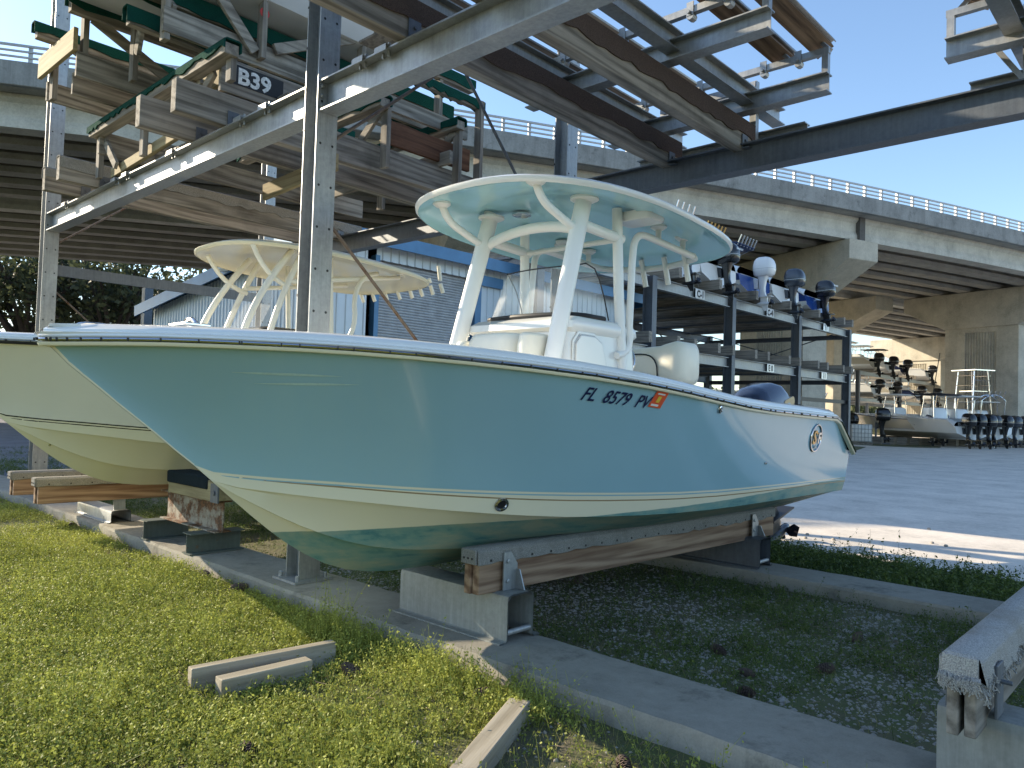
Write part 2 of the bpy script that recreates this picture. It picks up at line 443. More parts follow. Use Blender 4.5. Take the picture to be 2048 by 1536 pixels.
def sweep(b, path, prof, mi=0, cap=True):
    """profile (out, up) swept along a path lying roughly flat"""
    rings = []
    k = len(path)
    for i in range(k):
        d = path[min(i+1, k-1)] - path[max(i-1, 0)]; d.z = 0; d.normalize()
        nrm = Vector((d.y, -d.x, 0))
        rings.append([path[i] + nrm * a + Vector((0, 0, u)) for a, u in prof])
    b.loft(rings, mi, True, (cap, cap))
def build_rail(par, ox, oy, oz, ms, name='rub_rail'):
    b = MB()
    for sd in (1, -1):
        pth = gun_path(sd, ox, oy, oz)
        k = sd
        sweep(b, pth, [(k*a, u) for a, u in [(-.01,-.024),(.018,-.022),(.024,-.014),(.024,-.008),(.018,-.005),(-.01,-.005)]], 0)
        sweep(b, pth, [(k*a, u) for a, u in [(.0,-.003),(.028,-.003),(.034,.003),(.028,.009),(.0,.009)]], 1)
        sweep(b, pth, [(k*a, u) for a, u in [(-.01,.011),(.022,.011),(.027,.017),(.022,.025),(-.01,.025)]], 2)
        for i in range(0, len(pth) - 3):
            p = pth[i]; q = pth[i+1]
            L = (q - p).length; d = (q - p).normalized(); nn = Vector((d.y, -d.x, 0)).normalized() * sd
            for t in range(int(L / .16) + 1):
                c = p + d * (t * .16) + nn * .034 + Vector((0, 0, .003))
                if t * .16 < L: b.bar(c - d * .003, c + d * .003, .008, .012, 3)
    return b.build(name, ms, par, smooth=40)
def build_deck(par, ox, oy, oz, m, floor=.72, fore=1.0):
    b = MB()
    st = [0, .012, .03, .06, .1, .16, .24, .34, .46, .6, .8, 1, 1.25, 1.5, 1.8, 2.2, 2.6, 3, 3.4, 3.8, 4.2, 4.7, 5.2, 5.5]
    rings = []
    for s in st + [5.62, 5.8, 5.97]:
        g = h_g(s); zg = h_gz(min(s, 5.55))
        drop = 0 if s <= 5.55 else (s - 5.55) / .42 * .30
        cw = min(.24, g * .9)
        zt = zg + .058 + .012 * min(1, g)
        wl = .05 if s < .3 else (.05 + min(1, (s - .3) / .5) * 10)
        zf = max(zg - .10, zg - .02) if s < fore else (zg - .34 if s < fore + 1.2 else max(floor, h_sz(s) + .02))
        inn = max(0.0, min(g - cw, side_x(s, max(h_sz(s), zf)) - .04)); sy = -min(.04, .04 * (1 - s / .3)) if s < .3 else 0
        rings.append([(g + .004, s + sy, zg + .022 - drop), (g + .012, s + sy, zg + .032 - drop), (g - .008, s + sy * .6, zg + .037 - drop), (g - .010, s + sy * .6, zg + .046 - drop),
                      (g - .045, s, zt - drop * .8), (max(inn, g - cw * .5), s, zt + .012 - drop * .6), (inn + .02 * min(1, g), s, zt + .012 - drop * .5), (inn, s, zt - drop * .5), (max(0, inn - .01), s, zf), (0, s, zf)])
    full = [[(x + ox, y + oy, z + oz) for x, y, z in r] + [(-x + ox, y + oy, z + oz) for x, y, z in reversed(r[:-1])] for r in rings]
    b.loft(full, closed=False)
    b.add([(p[0], p[1] , p[2]) for p in full[-1]], [tuple(range(len(full[-1])))])
    return b.build('deck', m, par, smooth=50)

def m_bottom(name, clean, oy, oz):
    """hull bottom: clean gelcoat above the old water line, worn teal bottom paint below it"""
    m, nt, b = _new(name)
    c = objco(nt); sp = N(nt, 'ShaderNodeSeparateXYZ'); nt.links.new(c, sp.inputs[0])
    wl = math_(nt, 'SUBTRACT', sp.outputs[2], math_(nt, 'ADD', math_(nt, 'MULTIPLY', sp.outputs[1], 0.030), 0.69 - 0.0306 - .385))
    ed = noise(nt, c, 7, 5, 0.6)
    wl = math_(nt, 'ADD', wl, math_(nt, 'MULTIPLY', math_(nt, 'SUBTRACT', ed, 0.5), 0.010))
    mask = ramp_f(nt, wl, -0.002, 0.002)
    f = noise(nt, c, 3.2, 7, 0.66, (3, 1, 2.2)); g = noise(nt, c, 2.2, 5, 0.6, (1, .5, 5))
    k = math_(nt, 'ADD', math_(nt, 'MULTIPLY', f, .55), math_(nt, 'MULTIPLY', g, .45))
    teal = ramp(nt, k, [(0.28, (0.012, 0.06, 0.10)), (0.38, (0.05, 0.19, 0.22)), (0.46, (0.16, 0.31, 0.29)), (0.60, (0.33, 0.38, 0.30))])
    nt.links.new(mix(nt, mask, teal, clean), b.inputs['Base Color'])
    nt.links.new(ramp_f2(nt, mask, 0, 1, 0.55, 0.22), b.inputs['Roughness'])
    return m

def hull_text(txt, size, s0, z0, shear, dz_ds, off, side=1):
    vs, fs = text_mesh(txt, size, shear, 0, 0.0)
    out = []
    for x, y, _ in vs:
        s = s0 + x; z = z0 + dz_ds * x + y
        out.append((s, z))
    return out, fs
def on_hull(s, z, off):
    x = side_x(s, z)
    dx = (side_x(s, z + .02) - side_x(s, z - .02)) / .04
    ds = (side_x(s + .03, z) - side_x(s - .03, z)) / .06
    n = Vector((1, -ds, -dx)).normalized()
    return Vector((x, s, z)) + n * off, n

# ------------------------------------------------------------------ outboard motor (leg down -z, mounts on the transom at y=0)
def rr(w, d, r, n=5):
    """rounded rectangle ring (x,y)"""
    P = []
    for cx, cy, a0 in ((w-r, d-r, 0), (-w+r, d-r, 90), (-w+r, -d+r, 180), (w-r, -d+r, 270)):
        for i in range(n):
            a = rad(a0 + 90 * i / (n - 1)); P.append((cx + r * math.cos(a), cy + r * math.sin(a)))
    return P
def outboard(par, cowl, leg, k=1.0, tilt=0.0, loc=(0,0,0), name='outboard_motor', detail=True, vent=None, lower=None):
    """built in the local frame of par; z=0 is the mounting height, y>0 aft"""
    Mx = Matrix.Translation(loc) @ Matrix.Rotation(tilt, 4, 'X') @ Matrix.Scale(k, 4)
    def T(P): return [tuple(Mx @ Vector(p)) for p in P]
    b = MB()
    # clamp bracket + mid section
    for x in (-.09, .09): b.add(T([(x-.02,-.06,.05),(x+.02,-.06,.05),(x+.02,.10,.02),(x-.02,.10,.02),(x-.02,-.02,-.30),(x+.02,-.02,-.30),(x+.02,.10,-.30),(x-.02,.10,-.30)]), [(0,1,2,3),(4,5,6,7),(0,1,5,4),(1,2,6,5),(2,3,7,6),(3,0,4,7)], 1)
    rings = []
    for z, wx, y0, y1 in [(.24,.15,.04,.50),(.12,.13,.07,.46),(-.02,.10,.10,.40),(-.22,.075,.12,.36),(-.42,.06,.14,.36),(-.55,.055,.14,.40),(-.60,.05,.14,.44)]:
        c = (y0 + y1) / 2; d = (y1 - y0) / 2
        rings.append(T([(x, y + c, z) for x, y in rr(wx, d, min(wx, d) * .8)]))
    b.loft(rings, 1, True, (True, True))
    # cavitation plate, gear case strut, torpedo, skeg
    b.add(T([(-.11,.14,-.60),(.11,.14,-.60),(.13,.62,-.60),(-.13,.62,-.60),(-.11,.14,-.625),(.11,.14,-.625),(.13,.62,-.615),(-.13,.62,-.615)]), [(0,1,2,3),(4,5,6,7),(0,1,5,4),(1,2,6,5),(2,3,7,6),(3,0,4,7)], 1)
    rings = []
    for z, wx, y0, y1 in [(-.61,.05,.16,.46),(-.74,.035,.18,.46),(-.86,.03,.16,.47)]:
        c = (y0 + y1) / 2; d = (y1 - y0) / 2
        rings.append(T([(x, y + c, z) for x, y in rr(wx, d, wx * .8)]))
    b.loft(rings, 1, True, (True, True))
    tp = [(.005,.02),(.045,.08),(.068,.18),(.07,.34),(.055,.50),(.05,.52)]
    rings = [T([(r * math.cos(2*math.pi*j/12), y, -.86 + r * math.sin(2*math.pi*j/12)) for j in range(12)]) for r, y in tp]
    b.loft(rings, 1, True, (True, True))
    b.add(T([(-.012,.20,-.90),(.012,.20,-.90),(.012,.46,-.90),(-.012,.46,-.90),(-.006,.34,-1.12),(.006,.34,-1.12),(.006,.45,-1.12),(-.006,.45,-1.12)]), [(0,1,2,3),(4,5,6,7),(0,1,5,4),(1,2,6,5),(2,3,7,6),(3,0,4,7)], 1)
    mo = b.build(name, [cowl, leg], par, smooth=38, local=True)
    c = MB(); rings = []
    for z, wx, y0, y1 in [(.14,.19,.0,.58),(.19,.235,-.06,.66),(.36,.25,-.09,.70),(.54,.245,-.09,.69),(.68,.225,-.06,.64),(.78,.185,.0,.56),(.83,.12,.08,.44),(.845,.04,.16,.32)]:
        cc = (y0 + y1) / 2; d = (y1 - y0) / 2
        rings.append(T([(x, y + cc, z) for x, y in rr(wx, d, min(wx, d) * .72, 6)]))
    c.loft(rings, 0, True, (True, True))
    if detail:
        rings = [T([(x, y + .305, z) for x, y in rr(wx, d, wx * .72, 6)]) for z, wx, d in [(.385,.254,.40),(.40,.254,.40)]]
        c.loft(rings, 1)
    c.build('cowling', [cowl, m_alu if vent is None else vent], mo, smooth=50, local=True)
    if lower:
        q = MB(); q.loft([T([(x, y + .34, z) for x, y in rr(wx, d, wx * .75, 6)]) for z, wx, d in [(.02,.17,.36),(.06,.22,.44),(.18,.255,.47),(.21,.25,.46)]], 0, True, (True, True)); q.build('lower_cowl', lower, mo, smooth=50, local=True)
        q = MB(); q.loft([T([(x, .50 + y, .60 + z) for y, z in rr(.13, .045, .04, 5)]) for x in (.19, .236)], 0, True, (True, True)); q.build('cowl_vent', m_blackgel, mo, smooth=40, local=True)
    p = MB()
    p.add(*_prop(T))
    p.build('propeller', m_blackgel, mo, smooth=40, local=True)
    return mo
def _prop(T):
    vs = []; fs = []
    for r, y in [(.05,.52),(.05,.60),(.045,.66),(.02,.70)]:
        vs += [(r*math.cos(2*math.pi*j/10), y, -.86 + r*math.sin(2*math.pi*j/10)) for j in range(10)]
    fs += [(i*10+j, i*10+(j+1)%10, (i+1)*10+(j+1)%10, (i+1)*10+j) for i in range(3) for j in range(10)] + [tuple(range(30,40))]
    for k in range(3):
        a = 2*math.pi*k/3; o = len(vs); pts = []
        for r, da, dy in [(.045,-.35,-.03),(.10,-.55,-.045),(.17,-.35,-.03),(.18,.2,.02),(.12,.5,.045),(.045,.35,.03)]:
            pts.append((r*math.cos(a+da), .58+dy, -.86+r*math.sin(a+da)))
        vs += pts + [(x, y + .006, z) for x, y, z in pts]
        fs += [tuple(range(o, o+6)), tuple(range(o+6, o+12))] + [(o+i, o+(i+1)%6, o+6+(i+1)%6, o+6+i) for i in range(6)]
    return T(vs), fs
# ------------------------------------------------------------------ the seafoam centre console boat
def arc3(a, b, c, n=8):
    """quadratic bend a->b(corner)->c"""
    a, b, c = Vector(a), Vector(b), Vector(c)
    return [a * (1-t)**2 + b * 2*t*(1-t) + c * t*t for t in [i / n for i in range(n + 1)]]
def hardtop(par, cx, y0, y1, hw, z, mtop, mbot, crown=.07, tub=True, rear=.9, th=.034):
    """moulded hardtop: lip, domed top and recessed underside"""
    def ring(k, zz, flat=False):
        P = []
        n = 56; yc = y0 + (y1 - y0) * .53
        for i in range(n):
            a = 2 * math.pi * i / n; ca, sa = math.cos(a), math.sin(a)
            e = 2.5 if sa < 0 else 3.4
            x = math.copysign(abs(ca) ** (2 / e), ca) * hw
            y = math.copysign(abs(sa) ** (2 / e), sa)
            y = yc + (y * (yc - y0) if y < 0 else y * (y1 - yc))
            t = (y - y0) / (y1 - y0)
            if t > .5: x *= 1 - (1 - rear) * ((t - .5) / .5) ** 1.4
            px, py = x * k, yc + (y - yc) * k
            P.append((cx + px, py, zz - 0.055 * (py - yc) / (y1 - yc)))
        return P
    t = MB()
    t.loft([ring(.985, z - .012), ring(1.0, z), ring(1.003, z + th * .55), ring(.985, z + th), ring(.93, z + th + crown * .35), ring(.75, z + th + crown * .75), ring(.4, z + th + crown), ring(.02, z + th + crown)], 0, True, (False, True))
    o = t.build('hardtop', mtop, par, smooth=60)
    u = MB()
    u.loft([ring(.986, z - .008), ring(.972, z + .004), ring(.9, z + .022), ring(.80, z + .035), ring(.66, z + .05), ring(.60, z + .085), ring(.3, z + .09), ring(.02, z + .09)], 0, True, (False, True))
    u.build('hardtop_liner', mbot, o, smooth=60)
    return o
def flange(b, p, r=.07, mi=0):
    b.lathe([(r * .6, -.03), (r, -.012), (r, .004)], tuple(p), 16, mi)

OX, OY, OZ = -3.5, 0.97, 0.0
boat = thing('center_console_boat', 'seafoam blue centre console boat with pale blue hardtop, registration FL 8579 PV on its bow', 'boat', (OX, OY, 0.385))
m_bot = m_bottom('worn_hull_bottom', (0.80, 0.75, 0.58), 0, 0)
def local_origin(o, par, off):
    """keep the shader frame of a part at the boat's own origin"""
    return o
b_off = Vector((OX, OY, .385))
hull_mb_mats = [m_blue, m_bot, m_blue, m_tan]
hull = build_hull(boat, hull_mb_mats, OX, OY, OZ)
# shader for the water line works in boat coordinates: part origin is the boat origin, z measured from the keel
build_rail(boat, OX, OY, OZ, [m_cream, m_chrome, m_white, m_black])
deck = build_deck(boat, OX, OY, OZ, m_white)
# registration and state decal follow the hull side
tb = MB(); tb2 = MB()
def reg(txt, s0, z0, size=.104):
    vs, fs = text_mesh(txt, size, .28, 0, .0012)
    slope = (h_gz(s0 + .45) - h_gz(s0)) / .45
    tb.add([on_hull(s0 + x, z0 + slope * x + y, .004)[0] + Vector((OX, OY, OZ)) for x, y, _ in vs], fs)
reg('FL  8579  PV', 2.19, 1.414, .097)
tb.build('registration_number', m_navy, boat)
def patch(mb, s0, s1, zf, h, off, mi=0, slant=0.0, n=6):
    P = []
    for i in range(n + 1):
        s = s0 + (s1 - s0) * i / n
        for k in (0, 1):
            P.append(on_hull(s + slant * k, zf(s) + h * k, off)[0] + Vector((OX, OY, OZ)))
    mb.add(P, [(2*i, 2*i+2, 2*i+3, 2*i+1) for i in range(n)], mi)
dk = MB()
zf = lambda s: h_gz(s) - .112
patch(dk, 2.695, 2.805, zf, .092, .005, 0, .026)
patch(dk, 2.742, 2.772, lambda s: zf(s) + .03, .034, .0062, 1, .009)
for (ss, hh, zz) in ((2.735, .008, .074), (2.711, .011, .008)):
    patch(dk, ss, ss + .065, lambda s, q=zz: zf(s) + q, hh, .0062, 2, .003)
dk.build('registration_decal', [m_orange, m_yellow, m_white], boat)
# two scuffs on the bow flare
sc = MB()
for s0, s1, z, dz in ((.62, 1.02, 1.475, .0), (.72, 1.1, 1.43, .012)):
    P = []
    for i in range(9):
        s = s0 + (s1 - s0) * i / 8; hh = .011 * math.sin(math.pi * (i + .3) / 8.6)
        for k in (-.5, .5): P.append(on_hull(s, z + dz * (s - s0) / .4 + k * hh, .002)[0] + Vector((OX, OY, OZ)))
    sc.add(P, [(2*i, 2*i+2, 2*i+3, 2*i+1) for i in range(8)])
sc.build('scuff_mark', mat('scuffed_gelcoat', (0.45, 0.62, 0.60), .5, 0, .1, 30), boat)
# emblem near the stern
e = MB(); ec, en = on_hull(5.14, 1.195, .006); ec = ec + Vector((OX, OY, OZ))
Eu = Vector((0, 1, 0)); Eu = (Eu - en * en.dot(Eu)).normalized(); Ev = en.cross(Eu) * 1.0
if Ev.z < 0: Ev = -Ev
rings = []
for i in range(40):
    a = 2*math.pi*i/40; d = Eu * math.cos(a) + Ev * math.sin(a)
    rings.append([ec + d * (.108 + .008 * math.cos(t)) + en * .006 * math.sin(t) for t in [2*math.pi*j/6 for j in range(6)]])
rings.append(rings[0]); e.loft(rings, 0)
def plate(pts, mi, h=.006):
    n = len(pts)
    e.add([ec + Eu*x + Ev*y + en*.001 for x, y in pts] + [ec + Eu*x + Ev*y + en*h for x, y in pts], [tuple(range(n)), tuple(range(n, 2*n))] + [(i, (i+1)%n, n+(i+1)%n, n+i) for i in range(n)], mi)
vs, fs = text_mesh('S', .15, .1, .004, .004); e.add([ec + Eu*(x-.080) + Ev*(y-.045) + en*(z+.005) for x, y, z in vs], fs, 1)
vs, fs = text_mesh('F', .12, .0, .004, .004); e.add([ec + Eu*(x+.025) + Ev*(y-.04) + en*(z+.005) for x, y, z in vs], fs, 0)
plate([(.005,-.055),(.04,-.085),(-.02,-.08)], 2); plate([(.0,.045),(.085,.035),(.0,.036)], 1)
e.build('emblem', [m_chrome, m_gold, m_alu], boat, smooth=40)
# through-hull fittings
for s, z, r in ((2.03, .832, .034), (3.44, 1.39, .022), (4.28, 1.02, .008)):
    p, n = on_hull(s, z, .0); p = p + Vector((OX, OY, OZ)); f = MB()
    u = Vector((0, 1, 0)); u = (u - n * n.dot(u)).normalized(); v = n.cross(u)
    rr_ = [[p + (u * math.cos(a) + v * math.sin(a)) * r * k + n * h for a in [2*math.pi*j/16 for j in range(16)]] for k, h in ((1.25, 0), (1.2, .008), (.85, .012), (.72, .003), (.05, .002))]
    f.loft(rr_[:4], 0, True); f.loft(rr_[3:], 1, True, (False, True))
    f.build('drain_fitting', [m_chrome, m_black], boat, smooth=40)
# bow fittings: pull-up cleat plate and anchor hatch
bw = MB(); bw.box((OX-.09, OY+.52, 1.685), (OX+.09, OY+.64, 1.70), 0); bw.tube(arc3((OX-.07, OY+.58, 1.695), (OX, OY+.58, 1.75), (OX+.07, OY+.58, 1.695)), .012, 8)
bw.build('bow_cleat', m_chrome, boat, bevel=.004)
rh = MB(); rh.tube([(-4.30, OY+3.03, 1.70), (-4.30, OY+3.10, 1.92)], .034, 16, 0, False); rh.tube([(-4.30, OY+3.03, 1.70), (-4.30, OY+3.098, 1.915)], .027, 16, 1, True)
rh.tube([(-4.30, OY+3.098, 1.914), (-4.30, OY+3.101, 1.925)], .037, 16, 0, False)
rh.build('rod_holder', [m_chrome, m_black], boat, smooth=40)
CX = -3.48
# console
con = MB()
prof = [(-.44, 3.80), (.44, 3.80)]
def crow(y0, y1, hw, z, r=.08):
    return [(CX + x, (y0 + y1) / 2 + y, z) for x, y in rr(hw, (y1 - y0) / 2, r, 5)]
con.loft([crow(3.68, 4.62, .45, .74), crow(3.72, 4.60, .45, 1.5), crow(3.76, 4.56, .445, 1.86), crow(3.72, 4.58, .47, 1.885), crow(3.73, 4.56, .475, 1.93), crow(3.80, 4.52, .45, 1.965), crow(3.9, 4.45, .36, 1.985)], 0, True, (True, True))
console = con.build('console', m_white, boat, smooth=45)
dr = MB()
dp = [(-.17,-.32),(.19,-.32),(.17,.02),(.12,.15),(.04,.19),(-.12,.19),(-.17,.13)]
def dplate(k, x, mi):
    n = len(dp); y0, z0 = 4.0, 1.66
    P = [(CX + .455 - .006, y0 + a*k, z0 + c*k) for a, c in dp] + [(x, y0 + a*k, z0 + c*k) for a, c in dp]
    dr.add(P, [tuple(range(n)), tuple(range(n, 2*n))] + [(i, (i+1)%n, n+(i+1)%n, n+i) for i in range(n)], mi)
dplate(1.10, CX + .458, 0); dplate(1.02, CX + .462, 1); dplate(.96, CX + .472, 0)
dr.build('console_door', [m_white, m_alu], console, bevel=.006)
# windshield wraps round the console top
ws = MB(); tr = MB(); low = []; up = []
for i in range(25):
    a = -1.0 + 2 * i / 24.0
    if abs(a) < .62:
        x = .40 * a / .62 * .92; y = 3.88 - .06 * math.cos(a / .62 * 1.4); yb = y + .14; hh = .37
    else:
        t = (abs(a) - .62) / .38; x = math.copysign(.37 + .05 * min(1, t * 3), a); y = 3.88 + t * .32; yb = y + .14 - .05 * t; hh = .37 * (1 - t ** 2.2) + .02
    low.append((CX + x, y, 1.965)); up.append((CX + x * .93, yb, 1.965 + hh))
ws.loft([low, up], 0, False)
g = ws.build('windshield', None, console, smooth=60)
tr.tube([Vector(p) + Vector((0, -.004, .018)) for p in low], .019, 8, 0); tr.tube([Vector(p) for p in up], .005, 6, 0)
tr.build('windshield_trim', m_black, console, smooth=40)
mg, ntg, bg_ = _new('clear_acrylic')
bg_.inputs['Base Color'].default_value = (0.96, 0.98, 0.98, 1); bg_.inputs['Roughness'].default_value = 0.02
bg_.inputs['Alpha'].default_value = 0.15; bg_.inputs['Specular IOR Level'].default_value = 0.6
g.data.materials[0] = mg
gl = g.modifiers.new('solid', 'SOLIDIFY'); gl.thickness = .006
# helm wheel
hw_ = MB(); ring = []
for i in range(25):
    a = 2*math.pi*i/24; ring.append((CX + .16 + .17*math.cos(a), 4.70 + .05*math.sin(a), 1.70 + .16*math.sin(a)))
hw_.tube(ring, .013, 8, 0, False)
for a in (0.5, 2.6, 4.7): hw_.tube([(CX+.16, 4.66, 1.70), (CX+.16+.17*math.cos(a), 4.70+.05*math.sin(a), 1.70+.16*math.sin(a))], .01, 6)
hw_.tube([(CX+.16, 4.55, 1.68), (CX+.16, 4.67, 1.70)], .03, 10)
hw_.build('steering_wheel', m_chrome, console, smooth=50)
# cushions in front of the console
def cushion(par, name, x0, x1, y0, y1, z0, z1, m, r=.07, sub=2, puff=.0):
    b = MB(); cx, cy = (x0+x1)/2, (y0+y1)/2
    R_ = []
    for z, k in ((z0, .90), (z0 + (z1-z0)*.15, 1), (z0 + (z1-z0)*.8, 1.0 + puff), (z1 - .0, .86)):
        R_.append([(cx + x*k, cy + y*k, z) for x, y in rr((x1-x0)/2, (y1-y0)/2, min(r, (y1-y0)/2.2, (x1-x0)/2.2), 4)])
    b.loft(R_, 0, True, (True, True))
    return b.build(name, m, par, smooth=70, bevel=.02, seg=3)
cushion(boat, 'console_seat', CX-.14, CX+.28, 3.42, 3.72, 1.15, 1.62, m_vinyl)
cushion(boat, 'seat_cushion', CX-.18, CX+.27, 3.43, 3.72, 1.55, 1.835, m_vinyl, .12)
cushion(boat, 'seat_bolster', CX+.285, CX+.40, 3.44, 3.72, 1.42, 1.83, m_vinyl, .06)
cushion(boat, 'seat_bolster', CX-.30, CX-.195, 3.46, 3.72, 1.42, 1.80, m_vinyl, .06)
# leaning post with a fold back cushion
lp = MB()
for sx in (-.40, .40):
    lp.tube([(CX+sx-.05, 5.08, .9), (CX+sx-.05, 5.2, 1.66)], .024, 10); lp.tube([(CX+sx-.05, 5.5, .9), (CX+sx-.05, 5.33, 1.66)], .024, 10)
lp.box((CX-.48, 5.15, 1.60), (CX+.38, 5.42, 1.64))
lpo = lp.build('leaning_post', m_chrome, boat, smooth=40)
sb = MB(); R_ = []
for x, z0, z1, y0, y1 in [(x_-.05, a_, b_, c_-.22, d_-.25) for x_, a_, b_, c_, d_ in [(-.50,1.68,1.90,5.38,5.60),(-.47,1.65,1.915,5.36,5.64),(-.2,1.64,1.92,5.35,5.66),(.1,1.635,1.925,5.35,5.66),(.30,1.63,1.935,5.345,5.66),(.38,1.62,1.95,5.32,5.68),(.46,1.615,1.965,5.31,5.69),(.52,1.63,1.955,5.33,5.67),(.545,1.67,1.91,5.38,5.62)]]:
    R_.append([(CX + x, (y0+y1)/2 + yy, (z0+z1)/2 + zz - .045) for yy, zz in rr((y1-y0)/2, (z1-z0)/2, .09, 5)])
sb.loft(R_, 0, True, (True, True))
sbo = sb.build('seat_backrest', m_vinyl, boat, smooth=70)
pp = MB(); path = [(CX-.48, 5.128, 1.84), (CX-.15, 5.125, 1.868), (CX+.11, 5.122, 1.865)] + arc3((CX+.13, 5.12, 1.864), (CX+.25, 5.112, 1.86), (CX+.275, 5.108, 1.76), 6) + [(CX+.285, 5.105, 1.66)]
path = [Vector(q) - Vector((0, 0, .045)) for q in path]
pp.tube(path, .006, 6); pp.build('piping', m_black, sbo, smooth=40)
# hardtop with its pipework
HZ = 2.70
ht = hardtop(boat, -3.54, 3.21, 5.70, .95, HZ - .02, m_white, m_topblue, rear=.95)
for x, y, rw in ((-3.72, 4.05, .07), (-4.05, 4.9, .05), (-3.0, 4.75, .05), (-3.25, 5.2, .07)):
    l = MB(); l.lathe([(rw, 0), (rw, -.012), (rw*.8, -.018), (rw*.2, -.018)], (x, y, HZ + .078 - (.03 if abs(x+3.47) > .5 else 0)), 18, 0)
    l.build('ceiling_light', m_chrome if rw > .06 else m_white, ht, smooth=40)
bx = MB(); bx.loft([[(-2.97 + x*.15*k, 4.46 + y*.11*k, z) for x, y in rr(1, 1, .3, 4)] for k, z in ((1, HZ+.05), (1, HZ+.0), (.93, HZ-.015))], 0, True, (True, True))
bx.build('radio_box', m_white, ht, smooth=40)
zT = HZ + .055
def pipe(name, pts, r, m=None, flat=1.0, fl=None, par=None, up=None):
    b = MB(); b.tube(pts, r, 14, 0, True, flat, up)
    for p in fl or []: flange(b, p, max(.062, r * 1.5) if isinstance(r, float) else .09)
    return b.build(name, m or m_powder, par or boat, smooth=50)
LG = {}
for sd in (1, -1):
    xb, xt = CX + sd * .455, CX + sd * .43
    pipe('hardtop_leg', [(xb, 3.56, 1.50), (xb, 3.62, 1.68), (xt, 3.93, zT + .02)], .064, fl=[(xt, 3.93, zT)], flat=.78)
    pipe('hardtop_leg', [(xb + sd*.005, 4.38, 1.52), (xt + sd*.01, 4.33, 2.2), (xt, 4.30, zT + .01)], .036, flat=1.0)
    ry = 4.42
    pipe('hardtop_leg', arc3((xb + sd*.01, ry - .13, 1.74), (xb + sd*.02, ry + .05, 1.76), (xb + sd*.02, ry, 1.95), 5) + [(xb + sd*.01, ry + .03, 2.40)] + arc3((xb + sd*.01, ry + .04, 2.50), (xb + sd*.01, ry + .05, 2.63), (xb + sd*.01, ry + .20, 2.63), 6) + [(xb + sd*.0, 5.30, 2.60)], .026)
    pipe('side_rail', [(xt, 3.88, 2.58), (xt, 4.36, 2.56)], .036)
    tip = (CX + sd * .42 * 1.12, 3.16, zT - .03)
    pipe('front_brace', [(xt - sd*.0, 3.89, 2.52), (xt + sd*.0, 3.72, 2.57)] + arc3((xt + sd*.0, 3.60, 2.61), (xt + sd*.0, 3.47, 2.65), (xt + sd*.0, 3.44, zT + .005), 6), .026, fl=[(xt + sd*.0, 3.44, zT - .0)])
    pipe('hanger', [(xb + sd*.0, 4.80, 2.62), (xb, 4.80, zT - .01)], .022, fl=[(xb, 4.80, zT - .015)])
    pipe('hanger', [(xb + sd*.0, 5.15, 2.61), (xb, 5.15, zT - .02)], .022, fl=[(xb, 5.15, zT - .03)])
pipe('cross_brace', [(CX - .43, 3.89, 2.53)] + arc3((CX - .36, 3.89, 2.56), (CX, 3.89, 2.65), (CX + .36, 3.89, 2.56), 8) + [(CX + .43, 3.89, 2.53)], .036)
pipe('grab_rail', [(CX - .43, 4.31, 2.55), (CX + .43, 4.31, 2.55)], .02)
rk = [(CX - .46, 5.30, 2.60)] + arc3((CX - .42, 5.40, 2.60), (CX, 5.62, 2.57), (CX + .42, 5.40, 2.60), 10) + [(CX + .46, 5.30, 2.60)]
rack = pipe('rod_rack', rk, .026)
for i, t in enumerate((-.34, -.12, .10, .32)):
    b = MB(); yy = 5.51 - .12 * abs(t) / .34 * .7
    b.tube([(CX + t, yy - .03, 2.66), (CX + t + .0, yy + .05, 2.44)], .023, 12, 0, False); b.tube([(CX + t, yy - .03, 2.655), (CX + t, yy + .048, 2.445)], .017, 10, 1)
    b.build('rod_holder', [m_powder, m_black], rack, smooth=40)
# outboard
mo_e = bpy.data.objects.new('motor_mount', None)
bpy.data.objects.remove(mo_e)
m_cowl = mat('navy_cowling', (0.03, 0.045, 0.085), 0.18, 0.1, 0.05, 3, 0.5)
ob = outboard(boat, m_cowl, m_black, 1.0, .26, (0, 7.46 - OY, .80 - .385), 'outboard_motor', lower=m_white)
mb_ = MB(); mb_.box((OX-.35, 6.95, .72), (OX+.35, 7.48, .92)); mb_.build('motor_bracket', m_white, boat, bevel=.03)
# ------------------------------------------------------------------ footings, bunks and supports
def footing(label, x0, x1, y0, y1, seed):
    r = random.Random(seed); b = MB(); R_ = []; n = int((x1 - x0) / .12)
    for i in range(n + 1):
        x = x0 + (x1 - x0) * i / n; a, c = r.uniform(-.008, .008), r.uniform(-.008, .008)
        chip = .03 if r.random() < .06 else 0
        R_.append([(x, y0 + a, -.15), (x, y0 + a, .08), (x, y0 + .014 + a + chip, .10 + r.uniform(-.002, .002)), (x, (y0+y1)/2, .101), (x, y1 - .014 + c - chip, .10), (x, y1 + c, .08), (x, y1 + c, -.15)])
    b.loft(R_, 0, True, (True, True))
    o = b.build('concrete_footing', m_strip, smooth=35); tag(o, label, 'footing', 'concrete footings under the rack'); return o
footing('long concrete footing strip under the bows, crossing the foreground grass', -16, 4.2, 2.74, 3.26, 1)
footing('concrete footing strip under the sterns, along the edge of the paved lot', -16, 4.2, 5.86, 6.36, 2)

